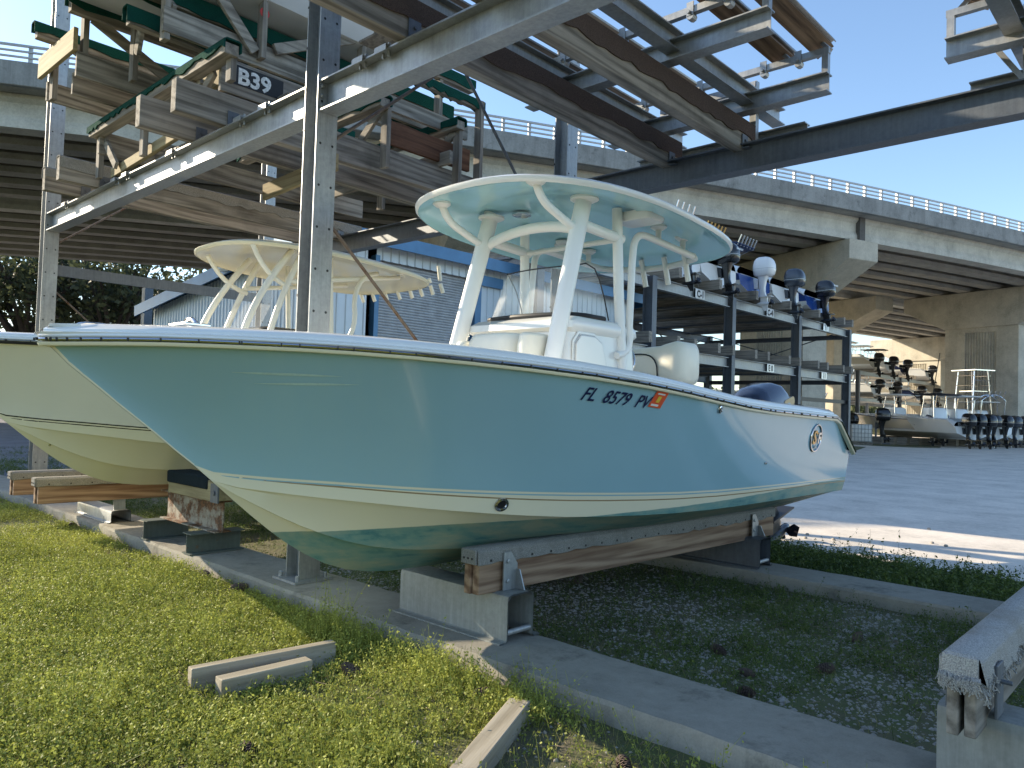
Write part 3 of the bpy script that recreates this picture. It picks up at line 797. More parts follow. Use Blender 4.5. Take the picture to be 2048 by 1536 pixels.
def hat_support(x0, x1, y0, y1, z0, z1, label, m, rod=True, lip=.05, bracket=None, name='bunk_support', group=None):
    t = thing(name, label, 'support', ((x0+x1)/2, (y0+y1)/2, z0), 0, group)
    b = MB(); w = (y1 - y0) / 2; k = .012; tt = .008; h = z1 - z0; c = .03
    outer = [(-w-lip, 0), (-w-.012, .0), (-w, .012), (-w, h-c), (-w+.006, h-.008), (-w+c, h), (w-c, h), (w-.006, h-.008), (w, h-c), (w, .012), (w+.012, 0), (w+lip, 0)]
    inner = [(w+lip, tt), (w+.010, tt), (w-tt, .016), (w-tt, h-c), (w-c, h-tt), (-w+c, h-tt), (-w+tt, h-c), (-w+tt, .016), (-w-.010, tt), (-w-lip, tt)]
    yc = (y0 + y1) / 2
    b.extr([(a, z) for a, z in outer + inner], (x0, yc, z0), (x1, yc, z0), 0, cap=False)
    b.build('box_channel', m, t, smooth=20)
    if rod:
        r = MB(); r.tube([(x1 - .02, y0 + .005, z0 + .05), (x1 - .02, y1 - .005, z0 + .05)], .016, 10); r.build('tie_rod', m_galvl, t, smooth=40)
    if bracket:
        bx, by, bz0, bz1 = bracket
        q = MB(); q.add([(bx, by-.055, bz0), (bx, by+.055, bz0), (bx, by+.055, bz1-.07), (bx, by, bz1), (bx, by-.055, bz1), (bx+.008, by-.055, bz0), (bx+.008, by+.055, bz0), (bx+.008, by+.055, bz1-.07), (bx+.008, by, bz1), (bx+.008, by-.055, bz1)], [(0,1,2,3,4),(5,6,7,8,9)] + [(i, (i+1) % 5, 5+(i+1) % 5, 5+i) for i in range(5)])
        q.add([(bx+.008, by+.047, bz0), (bx+.07, by+.047, bz0), (bx+.07, by+.055, bz0), (bx+.008, by+.055, bz0), (bx+.008, by+.047, bz1-.1), (bx+.03, by+.047, bz1-.1), (bx+.03, by+.055, bz1-.1), (bx+.008, by+.055, bz1-.1)], [(0,1,2,3),(4,5,6,7),(0,1,5,4),(1,2,6,5),(2,3,7,6),(3,0,4,7)])
        for z in (bz0 + .05, bz1 - .05): q.lathe([(.012, 0), (.012, .008), (.006, .010)], (bx + .008, by - .025, z), 8, 0, 'X')
        q.build('bracket', m_galv, t)
    return t
G1 = 'steel box supports under the boat bunks'
hat_support(-3.66, -2.76, 2.99, 3.20, .102, .355, 'weathered grey steel box support standing on the footing below the blue boat bow', m_galvb, True, .055, (-2.855, 3.10, .357, .565), group=G1)
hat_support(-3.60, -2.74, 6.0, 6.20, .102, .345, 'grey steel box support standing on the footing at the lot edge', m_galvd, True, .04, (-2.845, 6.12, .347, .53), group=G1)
hat_support(-4.35, -3.85, 4.3, 4.5, .0, .345, 'grey steel box support behind the blue boat keel', m_galvb, False, .04, None, group=G1)
hat_support(-8.95, -7.98, 2.84, 3.03, .102, .225, 'low shiny steel hat channel on the footing at the far left', m_galvl, False, .03, None, group=G1)
sb_ = MB(); sb_.add([(-8.06, 2.89, .226), (-8.06, 3.0, .226), (-8.06, 2.99, .42), (-8.06, 2.95, .50), (-8.06, 2.86, .50), (-8.05, 2.89, .226), (-8.05, 3.0, .226), (-8.05, 2.99, .42), (-8.05, 2.95, .50), (-8.05, 2.86, .50)], [(0,1,2,3,4),(5,6,7,8,9)] + [(i, (i+1) % 5, 5+(i+1) % 5, 5+i) for i in range(5)])
o = sb_.build('bunk_bracket', m_galvl); tag(o, 'tall light steel bracket plate standing on the low hat channel', 'bracket')
hat_support(-.72, .75, 3.03, 3.24, .102, .36, 'stained steel box support at the right edge holding the white carpeted bunk', m_galvb, False, .05, None, group=G1)
hat_support(-.72, .75, 6.0, 6.2, .102, .345, 'grey steel box support under the far end of the white carpeted bunk', m_galvd, False, .05, None, group=G1)

def bunk(label, x, p, q, wd, h, m_w, m_c, ctop, y_off=0, planks=2, name='boat_bunk', group='carpeted boat bunks', flap=True, seed=3, torn=False):
    """p, q = (y, z centre) of both ends"""
    t = thing(name, label, 'bunk', (x, p[0], p[1] - h/2), 0, group)
    w1 = wd / planks
    for i in range(planks):
        b = MB(); xx = x - wd/2 + w1 * (i + .5)
        b.bar((xx, p[0] + .012 * i, p[1]), (xx, q[0], q[1]), w1 - (.014 if torn else .004), h)
        b.build('board', m_w, t, bevel=.004)
    c = MB(); r = random.Random(seed); n = 44; R_ = []; th = .012
    for i in range(n + 1):
        f = i / n; y = p[0] - .012 + (q[0] - p[0] + .012) * f; z = p[1] + (q[1] - p[1]) * f + h/2
        dl, dr = ctop + r.uniform(-.008, .008), ctop + r.uniform(-.008, .008)
        if torn:
            dr += r.uniform(-.03, .05) * (1 if .05 < f < .7 else .2)
        a = wd/2 + .002
        R_.append([(x-a, y, z-dl), (x-a-th, y, z-dl), (x-a-th, y, z-.005), (x-a+.01, y, z+th), (x+a-.01, y, z+th), (x+a+th, y, z-.005), (x+a+th + (r.uniform(0,.02) if torn else 0), y, z-dr), (x+a, y, z-dr), (x+a, y, z), (x-a, y, z)])
    c.loft(R_, 0, True, (True, True))
    if flap:
        c.box((x - wd/2 - .004, p[0] - .024, p[1] + h/2 - ctop * .95), (x + wd/2 + .004, p[0] - .006, p[1] + h/2 + .008))
    c.build('carpet', m_c, t, smooth=40, bevel=.004)
    # staples / nails along the carpet edge
    s = MB()
    for i in range(22):
        f = (i + .5) / 22; y = p[0] + (q[0] - p[0]) * f; z = p[1] + (q[1] - p[1]) * f + h/2 - ctop + .02
        s.box((x + wd/2 + th, y - .006, z - .006), (x + wd/2 + th + .005, y + .006, z + .006))
    for k in (-.03, .0, .03): s.box((x + k - .005, p[0] - .028, p[1] + h/2 - ctop*.6), (x + k + .005, p[0] - .022, p[1] + h/2 - ctop*.6 + .01))
    if m_c is m_cgrey: s.build('nail', m_black, t)
    return t
bunk('grey carpeted pine bunk under the near side of the blue boat', -2.925, (2.87, .470), (6.56, .425), .105, .235, m_pineY, m_cgrey, .075)
bunk('grey carpeted pine bunk under the far side of the blue boat', -4.075, (3.9, .457), (6.56, .425), .105, .235, m_pineY, m_cgrey, .075, seed=5)
bunk('pale carpeted bunk with a short second board beside it, under the yellow boat', -8.08, (2.20, .445), (6.3, .435), .10, .235, m_pineY, m_cgrey, .07, seed=6)
bunk('leftmost carpeted bunk at the edge of the photograph', -9.12, (2.26, .42), (6.3, .42), .10, .235, m_pineY, m_cgrey, .07, seed=8)
wb = bunk('white carpeted bunk with torn shaggy edge in the right foreground', -.61, (2.86, .455), (6.55, .45), .098, .26, m_woodY, m_cwhite, .085, seed=9, flap=True, torn=True)
fr = MB(); rr2 = random.Random(4)
for i in range(420):
    y = 2.84 + rr2.random() ** 1.3 * 2.6; z = .585 - .085 + rr2.uniform(-.03, .03); x0 = -.61 + .062
    fr.tube([(x0, y, z), (x0 + rr2.uniform(.003, .018), y + rr2.uniform(-.01, .01), z - rr2.uniform(.005, .02)), (x0 + rr2.uniform(.0, .024), y + rr2.uniform(-.02, .02), z - rr2.uniform(.012, .04))], .0022, 4)
for i in range(160):
    x = -.61 + rr2.uniform(-.06, .06); z = .585 - rr2.uniform(.05, .085)
    fr.tube([(x, 2.832, z), (x + rr2.uniform(-.006, .006), 2.818, z - .008), (x + rr2.uniform(-.012, .012), 2.822, z - rr2.uniform(.012, .03))], .0022, 4)
fr.build('carpet_fringe', m_cwhite, wb)['kind'] = 'stuff'
bk = MB(); bk.box((-.542, 3.0, .362), (-.532, 3.10, .54)); bk.tube([(-.533, 3.05, .48), (-.497, 3.05, .48)], .008, 8); bk.build('side_bracket', m_galvd, wb, bevel=.003)
bk = MB(); bk.box((-.692, 3.02, .362), (-.682, 3.12, .55)); bk.build('side_bracket', m_galvd, wb, bevel=.003)
st = thing('steel_beam_stand', 'rusty steel beam stand carrying a short wood block under the yellow boat', 'stand', (-6.45, 2.95, .102))
for x, y0, y1 in ((-6.07, 2.74, 3.20), (-6.93, 2.74, 3.14)):
    b = MB(); b.ibeam((x, y0, .187), (x, y1, .187), .168, .15, .009, .008); b.build('foot_beam', m_green_steel, st)
b = MB(); b.ibeam((-6.98, 2.97, .40), (-5.92, 2.97, .40), .254, .14, .010, .009); b.build('cross_beam', m_rusty, st)
blk = thing('keel_block', 'short pale wood block with dark carpet cap on the rusty stand', 'block', (-6.3, 2.95, .53))
b = MB(); b.box((-6.74, 2.86, .531), (-5.90, 3.05, .70)); b.build('block', m_pineX, blk, bevel=.006)
b = MB(); b.box((-6.752, 2.846, .62), (-5.99, 3.064, .725)); b.build('carpet_cap', carpet('dark_blue_carpet', (.035, .05, .06)), blk, bevel=.015)
b = MB(); b.box((-5.905, 2.842, .531), (-5.78, 2.856, .68)); b.lathe([(.02, 0), (.02, -.012)], (-5.84, 2.842, .61), 8, 0, 'Y'); b.build('end_plate', m_galvd, blk)

# ------------------------------------------------------------------ the steel rack overhead
rk_ = thing('boat_storage_rack', 'tall galvanised steel boat rack standing over the blue and yellow boats', 'boat rack', (-4.75, 3.0, 0.1))
def column(x, y, z1, m=m_galv, par=None, s=.17):
    par = par or rk_
    b = MB(); h = s / 2
    b.extr([(a, c) for a, c in [(-h,-h),(-h+.010,-h),(-h+.010,-.004),(h-.010,-.004),(h-.010,-h),(h,-h),(h,h),(h-.010,h),(h-.010,.004),(-h+.010,.004),(-h+.010,h),(-h,h)]], (x, y, .118), (x, y, z1), 0, (0, 1, 0))
    b.box((x-.15, y-.15, .102), (x+.15, y+.15, .118))
    for dx in (-.11, .11):
        for dy in (-.11, .11): b.lathe([(.014, .118), (.014, .15), (.008, .155)], (x+dx, y+dy, 0), 6)
    # bolt holes punched through the flanges
    hb = b
    z = .5
    while z < z1 - .1:
        for dy in (-.05, .05): hb.lathe([(.010, .0), (.009, .002)], (x + h, y + dy, z), 8, 1, 'X')
        for dx in (0,): hb.lathe([(.010, .0), (.010, -.002)], (x - h + .005, y - h, z + .12), 8, 1, 'Y')
        z += .30
    return b.build('column', [m, m_black], par)
for x, y in ((-4.75, 2.99), (-10.93, 2.99), (-4.98, 6.08), (-11.1, 6.08), (1.4, 2.99), (1.25, 6.08)): column(x, y, 6.9)
def beam(x0, x1, y, zc, h=.225, m=m_galv, name='beam'):
    b = MB(); b.ibeam((x0, y, zc), (x1, y, zc), h, .15, .012, .008); b.build(name, m, rk_)
for x0, x1 in ((-10.84, -4.84), (-4.66, 1.31)): beam(x0, x1, 2.99, 3.535)
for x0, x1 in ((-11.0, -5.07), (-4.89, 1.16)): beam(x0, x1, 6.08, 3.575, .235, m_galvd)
b = MB(); b.box((-10.99, 3.09, 2.89), (-10.95, 5.98, 3.03)); b.build('tie_beam', m_galvd, rk_)
# end plates and bolts where the front beam meets the column
b = MB()
for sx in (-1, 1):
    x = -4.75 + sx * .088
    for dz in (-.07, .0, .07):
        for dy in (-.055, .055): b.lathe([(.014, 0), (.014, sx*.012), (.007, sx*.016)], (x, 2.99 + dy, 3.535 + dz), 6, 0, 'X')
b.build('bolt', m_galvl, rk_)
def rod(p, q, r=.013, m=m_rod):
    b = MB(); b.tube([p, q], r, 8); b.build('brace_rod', m, rk_, smooth=40)
rod((-4.72, 3.06, 2.67), (-4.86, 6.0, -.02 + .15)); rod((-4.70, 3.07, 3.26), (-4.86, 6.0, 5.75)); rod((-4.77, 3.07, 5.68), (-4.90, 6.0, 2.78), .014, m_galvd)
rod((-10.93, 3.08, 3.3), (-11.0, 6.0, 5.6)); rod((-10.95, 3.08, 2.69), (-11.0, 6.0, .2))
# bunk boards lying across front and rear beams
def rack_board(x, y0, y1, m_c, w_=.10, h=.265, m=m_woodY, seed=1, z=3.652, ct=.11):
    t = bpy.data.objects.new('bunk_board', None)
    b = MB(); b.bar((x, y0, z + h/2), (x, y1, z + h/2), w_, h)
    o = b.build('bunk_board', m, rk_, bevel=.006)
    if m_c:
        r = random.Random(seed); c = MB(); R_ = []; n = 40; a = w_/2
        for i in range(n + 1):
            y = y0 - .006 + (y1 - y0 + .012) * i / n; dz = ct + r.uniform(-.022, .02)
            zt = z + h
            R_.append([(x-a-.001, y, zt-dz), (x-a-.012, y, zt-dz), (x-a-.012, y, zt), (x-a+.01, y, zt+.014), (x+a-.01, y, zt+.014), (x+a+.012, y, zt), (x+a+.012, y, zt-dz), (x+a+.001, y, zt-dz), (x+a+.001, y, zt+.0005), (x-a-.001, y, zt+.0005)])
        c.loft(R_, 0, True, (True, True)); c.build('carpet', m_c, o, smooth=40)
    bpy.data.objects.remove(t)
    return o
rack_board(-3.76, 2.2, 6.24, m_cbrown, seed=2, ct=.14); rack_board(-3.04, 2.2, 6.26, m_cbrown, seed=3, ct=.14)
rack_board(-6.72, 2.45, 6.3, None, .10, .27); rack_board(-6.13, 2.5, 6.28, None, .10, .27)
rack_board(-9.68, 2.56, 6.4, m_cgrey, .10, .25, seed=4); rack_board(-9.08, 2.53, 6.42, m_cgrey, .10, .25, seed=5)
for x in (-3.76, -3.04, -6.72, -6.13, -9.68, -9.08):
    for y in (2.93, 6.02):
        b = MB(); b.add([(x+.055, y, 3.652), (x+.12, y, 3.652), (x+.12, y, 3.66), (x+.063, y, 3.66), (x+.063, y, 3.78), (x+.055, y, 3.78), (x+.055, y+.1, 3.652), (x+.12, y+.1, 3.652), (x+.12, y+.1, 3.66), (x+.063, y+.1, 3.66), (x+.063, y+.1, 3.78), (x+.055, y+.1, 3.78)], [(0,1,2,3,4,5),(6,7,8,9,10,11)] + [(i, (i+1) % 6, 6+(i+1) % 6, 6+i) for i in range(6)])
        b.lathe([(.012, 0), (.012, .014)], (x + .062, y + .05, 3.73), 6, 0, 'X'); b.build('angle_bracket', m_galvd, rk_)
for x in (-10.2, -8.6, -8.3, -7.2, -5.9, -5.5, -4.25, -4.0, -2.4):
    b = MB(); b.box((x, 2.895, 3.648), (x + .12, 2.99, 3.662)); b.box((x, 2.893, 3.62), (x + .12, 2.903, 3.655))
    for dx in (.03, .09): b.lathe([(.010, 3.60), (.010, 3.69)], (x + dx, 2.945, 0), 6)
    b.build('beam_clamp', m_galvl, rk_)

# ------------------------------------------------------------------ steel cradles on the bunk boards
def steel_cradle(dx, label):
    t = thing('steel_cradle', label, 'cradle', (-3.3 + dx, 5.5, 3.93), 0, 'galvanised boat cradles on the rack')
    X0, X1 = -4.42 + dx, -2.22 + dx
    for y in (4.87, 6.10):
        b = MB(); b.ibeam((X0, y, 4.06), (X1 - (.0 if y < 5 else .06), y, 4.06), .155, .12, .010, .008); b.build('cross_beam', m_galvl, t)
        for xe in (X0 + .03, X1 - (.03 if y < 5 else .09)):
            b = MB(); b.bar((xe, y, 4.138), (xe, y, 4.30), .05, .05, up=(0,1,0)); b.build('end_post', m_galvl, t)
        b = MB(); b.bar((X0, y, 4.325), (X1 - (.0 if y < 5 else .06), y, 4.325), .05, .05); b.build('top_tube', m_galvl, t)
        for xx in (-4.05, -3.45, -2.85, -2.55):
            b = MB(); x = xx + dx
            b.box((x-.006, y-.034, 4.28), (x+.05, y-.026, 4.38)); b.lathe([(.014, 0), (.014, -.03)], (x + .02, y - .03, 4.30), 8, 0, 'Y'); b.lathe([(.03, -.03), (.03, .03)], (x+.02, y, 4.28), 8, 0, 'Y')
            b.build('hinge_clip', m_galv, t)
    for xx in (-4.0, -2.98):
        b = MB(); x = xx + dx; b.ibeam((x, 2.1, 4.13), (x, 6.75, 4.13), .15, .12, .010, .008); b.build('long_beam', m_galvl, t)
    for xx in (-3.95, -3.02):
        x = xx + dx; b = MB(); b.bar((x, 6.32, 3.70), (x, 6.32, 4.34), .06, .06, up=(0,1,0)); b.box((x-.11, 6.22, 3.695), (x+.11, 6.42, 3.712)); b.build('leg', m_galvl, t)
        b = MB(); b.bar((x - .30, 6.32, 4.24), (x, 6.32, 3.76), .035, .035); b.build('leg_brace', m_galvl, t)
    b = MB(); b.bar((-3.95 + dx, 6.32, 4.30), (-3.0 + dx, 6.32, 4.30), .07, .07); b.build('head_tube', m_galvl, t)
    b = MB(); b.ibeam((-4.35 + dx, 6.52, 3.86), (-2.62 + dx, 6.52, 3.86), .15, .12, .010, .008); b.build('lower_beam', m_galvl, t)
    for xx, tl in ((-4.25, .5), (-3.62, .35), (-2.72, -.35), (-2.40, -.5)):
        x = xx + dx; b = MB(); b.bar((x, 2.0, 4.43), (x, 6.3, 4.43), .15, .05, 0, (math.sin(tl), 0, math.cos(tl))); o = b.build('bunk_plank', m_plankrust, t)
        b = MB(); b.chan((x - .0, 2.0, 4.475), (x, 6.32, 4.475), .17, .03, .008, 0, (math.cos(tl), 0, -math.sin(tl))); b.build('plank_channel', m_galv, o)
        b = MB(); b.bar((x - .12 * (1 if tl > 0 else -1), 6.12, 4.33), (x, 6.16, 4.47), .03, .03); b.build('plank_strut', m_galvl, o)
    return t
m_plankrust = wood('rust_stained_plank', (0.05, 0.03, 0.02), (0.33, 0.22, 0.14), 'Y')
steel_cradle(0, 'galvanised steel cradle on the brown carpeted boards above the blue boat')
steel_cradle(2.98, 'galvanised steel cradle cut off by the top right corner of the photograph')

# ------------------------------------------------------------------ timber cradles on the left bay
def wpart(name, m, par, *bars, bevel=.004):
    b = MB()
    for p, q, w_, h in bars:
        d = Vector(q) - Vector(p); up = (0, 0, 1) if abs(d.z) < .8 * d.length else (1, 0, 0)
        b.bar(p, q, w_, h, 0, up)
    return b.build(name, m, par, bevel=bevel)
def drape(par, p, q, w_, drop, m=None, seed=1):
    p = Vector(p); q = Vector(q); r = random.Random(seed); n = 26; b = MB(); R_ = []
    d = (q - p).normalized(); sd = d.cross(Vector((0, 0, 1))).normalized(); u = sd.cross(d)
    for i in range(n + 1):
        c = p + (q - p) * (i / n); a = w_ / 2; d1, d2 = drop + r.uniform(-.03, .02), drop + r.uniform(-.03, .02)
        R_.append([c + sd*x + u*z for x, z in [(-a-.001, -d1), (-a-.014, -d1), (-a-.014, .0), (-a+.01, .016), (a-.01, .016), (a+.014, 0), (a+.014, -d2), (a+.001, -d2), (a+.001, .001), (-a-.001, .001)]])
    b.loft(R_, 0, True, (True, True)); return b.build('turf_cover', m or m_cgreen, par, smooth=40)
def timber_cradle(label, xs, y0, y1, z0, hgt, seed, fx, group='weathered timber boat cradles'):
    """xs: x of the long side frames; fx: x-range of the front bolster"""
    t = thing('timber_cradle', label, 'cradle', ((xs[0]+xs[-1])/2, (y0+y1)/2, z0), 0, group); r = random.Random(seed)
    zt = z0 + hgt
    for i, x in enumerate(xs):
        wpart('bottom_board', m_woodY, t, ((x, y0 + r.uniform(-.1, .1), z0 + .125), (x, y1 + r.uniform(-.15, .1), z0 + .125), .045, .24))
        rail = wpart('top_rail', m_woodY, t, ((x, y0, zt - .08), (x, y1, zt - .08), .09, .15))
        drape(rail, (x, y0 - .03, zt), (x, y1 + .03, zt), .09, .10, None, seed + i)
        k = 4
        for j in range(k + 1):
            y = y0 + .06 + (y1 - y0 - .12) * j / k
            wpart('post', m_woodZ, t, ((x + .07, y, z0 + .01), (x + .07, y, zt - .02), .05, .09))
            if j < k:
                yn = y + (y1 - y0 - .12) / k
                a, c = ((y + .05, z0 + .2), (yn - .05, zt - .16)) if j % 2 else ((y + .05, zt - .16), (yn - .05, z0 + .2))
                wpart('diagonal', m_woodY, t, ((x + .055, a[0], a[1]), (x + .055, c[0], c[1]), .03, .085))
    for y in (y0 + .02, (y0 + y1) / 2, y1 - .02):
        wpart('cross_board', m_woodX, t, ((xs[0] - .1, y - .05, z0 + .30), (xs[-1] + .1, y - .05, z0 + .30), .045, .16))
    return t
C1 = thing('timber_cradle', 'weathered timber cradle stencilled B39 lying across the rack beams', 'cradle', (-7.2, 4.5, 3.92), 0, 'weathered timber boat cradles')
z0 = 3.925
wpart('side_board', m_woodY, C1, ((-6.10, 2.86, z0 + .155), (-6.10, 4.0, z0 + .155), .045, .29))
bb = MB(); bb.box((-6.076, 2.93, z0 + .10), (-6.072, 3.43, z0 + .27)); bb.build('number_panel', mat('black_paint', (.012, .012, .012), .6, 0, .3, 20), C1)
bb = MB(); vs, fs = text_mesh('B39', .185, 0, 0, .006); bb.add([(-6.0695, 3.00 + x * 1.08, z0 + .118 + y) for x, y, z in vs], fs)
bb.build('stencilled_number', mat('white_stencil_paint', (.75, .75, .72), .6, 0, .25, 40), C1)
wpart('side_board', m_woodY, C1, ((-8.72, 2.8, z0 + .13), (-8.72, 6.2, z0 + .13), .045, .24)); wpart('side_board', m_redwoodY, C1, ((-6.08, 4.62, z0 + .16), (-6.08, 5.72, z0 + .16), .045, .24))
wpart('side_board', m_woodY, C1, ((-7.42, 2.74, z0 + .14), (-7.42, 6.2, z0 + .14), .045, .25))
wpart('side_board', m_woodY, C1, ((-6.16, 4.5, z0 + .50), (-6.16, 5.75, z0 + .50), .045, .16))
for i, (y, xa, xb, zz) in enumerate(((2.80, -8.85, -7.55, .30), (2.80, -7.5, -5.78, .30), (5.42, -8.7, -5.9, .50), (4.42, -8.7, -5.9, .42))):
    bol = wpart('bolster', m_woodX, C1, ((xa, y, z0 + zz - .06), (xb, y, z0 + zz - .06), .12, .09)); drape(bol, (xa - .02, y, z0 + zz), (xb + .02, y, z0 + zz), .125, .06 if i < 2 else .08, None, 20 + i)
for x in (-8.78, -7.6, -7.46, -6.55, -5.86):
    wpart('post', m_woodZ, C1, ((x, 2.84, z0 + .01 - (.25 if x < -7.5 else 0)), (x, 2.84, z0 + .22), .05, .09))
for x, y in ((-8.6, 5.4), (-7.3, 5.4), (-5.98, 5.4), (-5.98, 4.44), (-6.02, 5.75), (-7.3, 4.4)):
    wpart('post', m_woodZ, C1, ((x, y + .06, z0 - .25), (x, y + .06, z0 + (.84 if (x, y) == (-6.02, 5.75) else .46)), .05, .10))
for (xa, za), (xb, zb), y in (((-8.75, .2), (-8.35, -.18), 2.86), ((-6.45, .2), (-6.75, 0), 2.86), ((-6.2, .2), (-6.5, .0), 2.86), ((-6.0, .4), (-6.5, .05), 5.44), ((-6.0, .34), (-6.45, .0), 4.46), ((-7.5, .3), (-7.0, .0), 5.44)):
    wpart('diagonal', m_woodX, C1, ((xa, y, z0 + za), (xb, y, z0 + zb), .035, .085))
wpart('cross_board', m_pineX, C1, ((-8.62, 2.92, z0 - .20), (-7.05, 2.92, z0 - .13), .045, .10)); wpart('cross_board', m_pineX, C1, ((-7.2, 3.9, z0 - .42), (-5.9, 3.9, z0 - .36), .04, .16))
wpart('cross_board', m_woodX, C1, ((-8.7, 3.4, z0 + .06), (-5.9, 3.4, z0 + .06), .045, .12)); wpart('cross_board', m_woodX, C1, ((-8.7, 5.3, z0 + .06), (-5.9, 5.3, z0 + .06), .045, .14))
bol = wpart('top_rail', m_woodY, C1, ((-6.05, 4.5, z0 + .80), (-6.05, 5.85, z0 + .80), .07, .09)); drape(bol, (-6.05, 4.45, z0 + .85), (-6.05, 5.88, z0 + .85), .075, .09, None, 31)

C2 = thing('timber_cradle', 'upper weathered timber cradle with dark green turf rails at the top left', 'cradle', (-7.9, 4.0, 4.4), 0, 'weathered timber boat cradles')
for x, ya, yb, z, h in ((-8.38, 2.42, 6.0, 4.36, .22), (-7.95, 2.32, 6.0, 4.39, .24), (-6.62, 2.58, 6.1, 4.50, .22), (-8.95, 2.35, 5.6, 4.42, .2)):
    wpart('side_board', m_woodY, C2, ((x, ya, z + h/2), (x, yb, z + h/2), .045, h))
for i, (x, ya, yb, z) in enumerate(((-8.75, 2.18, 6.0, 5.10), (-7.93, 2.24, 6.0, 5.12), (-6.85, 2.3, 6.1, 5.0), (-6.9, 2.4, 6.1, 4.72), (-6.58, 3.3, 6.2, 5.28))):
    rl = wpart('top_rail', m_woodY, C2, ((x, ya, z - .075), (x, yb, z - .075), .09, .14)); drape(rl, (x, ya - .03, z), (x, yb + .02, z), .095, (.09, .09, .16, .13, .12)[i], None, 40 + i)
wpart('cross_board', m_pineX, C2, ((-9.02, 2.30, 4.755), (-7.92, 2.30, 4.735), .04, .22))
for y in (3.5, 4.7, 5.8): wpart('cross_board', m_pineX, C2, ((-8.6, y, 4.66), (-6.6, y, 4.62), .045, .16))
for x, y, za, zb in ((-8.82, 2.38, 4.40, 5.05), (-8.0, 2.40, 4.46, 5.08), (-7.62, 2.72, 4.38, 5.1), (-6.66, 2.62, 4.44, 5.4), (-6.55, 3.46, 4.55, 5.3), (-6.58, 4.6, 4.5, 5.25), (-8.8, 3.6, 4.4, 5.05), (-7.95, 3.7, 4.4, 5.05), (-8.8, 4.9, 4.4, 5.05), (-6.6, 5.7, 4.5, 5.25)):
    wpart('post', m_woodZ, C2, ((x, y, za), (x, y, zb), .05, .10))
for p, q in (((-7.55, 2.72, 4.62), (-7.05, 2.66, 5.5)), ((-7.95, 2.45, 5.0), (-7.95, 3.4, 4.55)), ((-6.56, 2.75, 5.3), (-6.56, 3.4, 4.6)), ((-7.1, 2.7, 5.1), (-6.7, 2.7, 4.75)), ((-8.78, 2.5, 5.0), (-8.78, 3.4, 4.6)), ((-6.56, 3.6, 4.7), (-6.56, 4.5, 5.15))):
    wpart('diagonal', m_woodY, C2, (p, q, .04, .10))
bb = MB(); bb.lathe([(.05, 0), (.045, .004)], (-6.515, 3.46, 4.98), 14, 0, 'X'); bb.build('paint_mark', mat('red_spray_paint', (.4, .04, .04), .8), C2)
# pale hull stored on the upper cradle
gh = thing('stored_boat', 'pale grey boat hull resting on the upper timber cradle, cut off by the top edge', 'boat', (-7.2, 4.5, 4.95))
b = MB(); R_ = []
for f, w_, zz in ((0, 1.0, 0), (.35, 1.0, 0), (.7, .99, 0), (.9, .97, .0), (1, .93, .02)):
    y = 1.2 + f * 3.55
    R_.append([(-7.2 + sx * hw * w_, y + (.12 * k if f == 1 else 0), 4.98 + z + zz) for sx, hw, z, k in ((-1, .86, .75, 0), (-1, .84, .35, .2), (-1, .72, .12, .6), (0, 0, -.06, 1), (1, .72, .12, .6), (1, .84, .35, .2), (1, .86, .75, 0))])
b.loft(R_, 0, False); b.add(R_[-1], [tuple(range(7))]); b.add([R_[i][6] for i in range(5)] + [R_[i][0] for i in range(4, -1, -1)], [tuple(range(10))])
b.build('hull', mat('grey_gelcoat', (.45, .47, .49), .3, 0, .06, 3), gh, smooth=30)
b = MB()
for sx in (1, -1):
    P_ = [Vector((-7.2 + sx * .87 * w_, 1.2 + f * 3.55, 5.73)) for f, w_ in ((0, 1), (.35, 1), (.7, .99), (.9, .97), (1.0, .94))]
    b.tube(P_, .028, 8)
b.build('rub_rail', m_black, gh, smooth=40)
sh = MB(); sh.bar((-4.74, 3.50, 4.17), (-4.74, 3.50, 4.75), .10, .09, 0, (1, 0, 0)); sh.box((-4.88, 3.38, 4.155), (-4.60, 3.62, 4.172))
o = sh.build('hanging_post', m_woodZ); tag(o, 'short pale timber post with a square foot plate above the front beam', 'post')
# ------------------------------------------------------------------ yellow boat behind
YX, YY, YZ = -7.2, 1.0, 0.16
yb = thing('center_console_boat', 'cream white centre console boat with black waterline stripe, behind the blue bow', 'boat', (YX, YY, .545))
build_hull(yb, [m_pale, m_cream, m_blackgel, m_cream], YX, YY, YZ)
build_rail(yb, YX, YY, YZ, [m_black, m_galvl, m_white, m_black])
build_deck(yb, YX, YY, YZ, m_white)
b = MB()
b.loft([[(YX + x, 4.1 + y, z) for x, y in rr(hw, hd, .12, 5)] for hw, hd, z in ((.5, .55, .9), (.5, .55, 1.75), (.48, .5, 1.98), (.42, .42, 2.05), (.3, .3, 2.07))], 0, True, (True, True))
yc_ = b.build('console', m_white, yb, smooth=50)
b = MB(); b.loft([[(YX + x, 4.12 + y, z) for x, y in rr(hw, hd, .1, 5)] for hw, hd, z in ((.40, .36, 2.055), (.40, .36, 2.075), (.3, .3, 2.10))], 0, True, (True, True)); b.build('dash_top', m_black, yc_, smooth=50)
b = MB(); b.loft([[(YX + x, 3.62 + .10 * abs(x), 2.02) for x in (-.42, -.3, 0, .3, .42)], [(YX + x * .9, 3.86 + .10 * abs(x), 2.48) for x in (-.42, -.3, 0, .3, .42)]], 0, False); b.build('windshield', mg, yc_, smooth=40)
yh = hardtop(yb, YX - .10, 3.36, 5.82, .95, 2.80, m_cream, m_cream, .07, rear=.96)
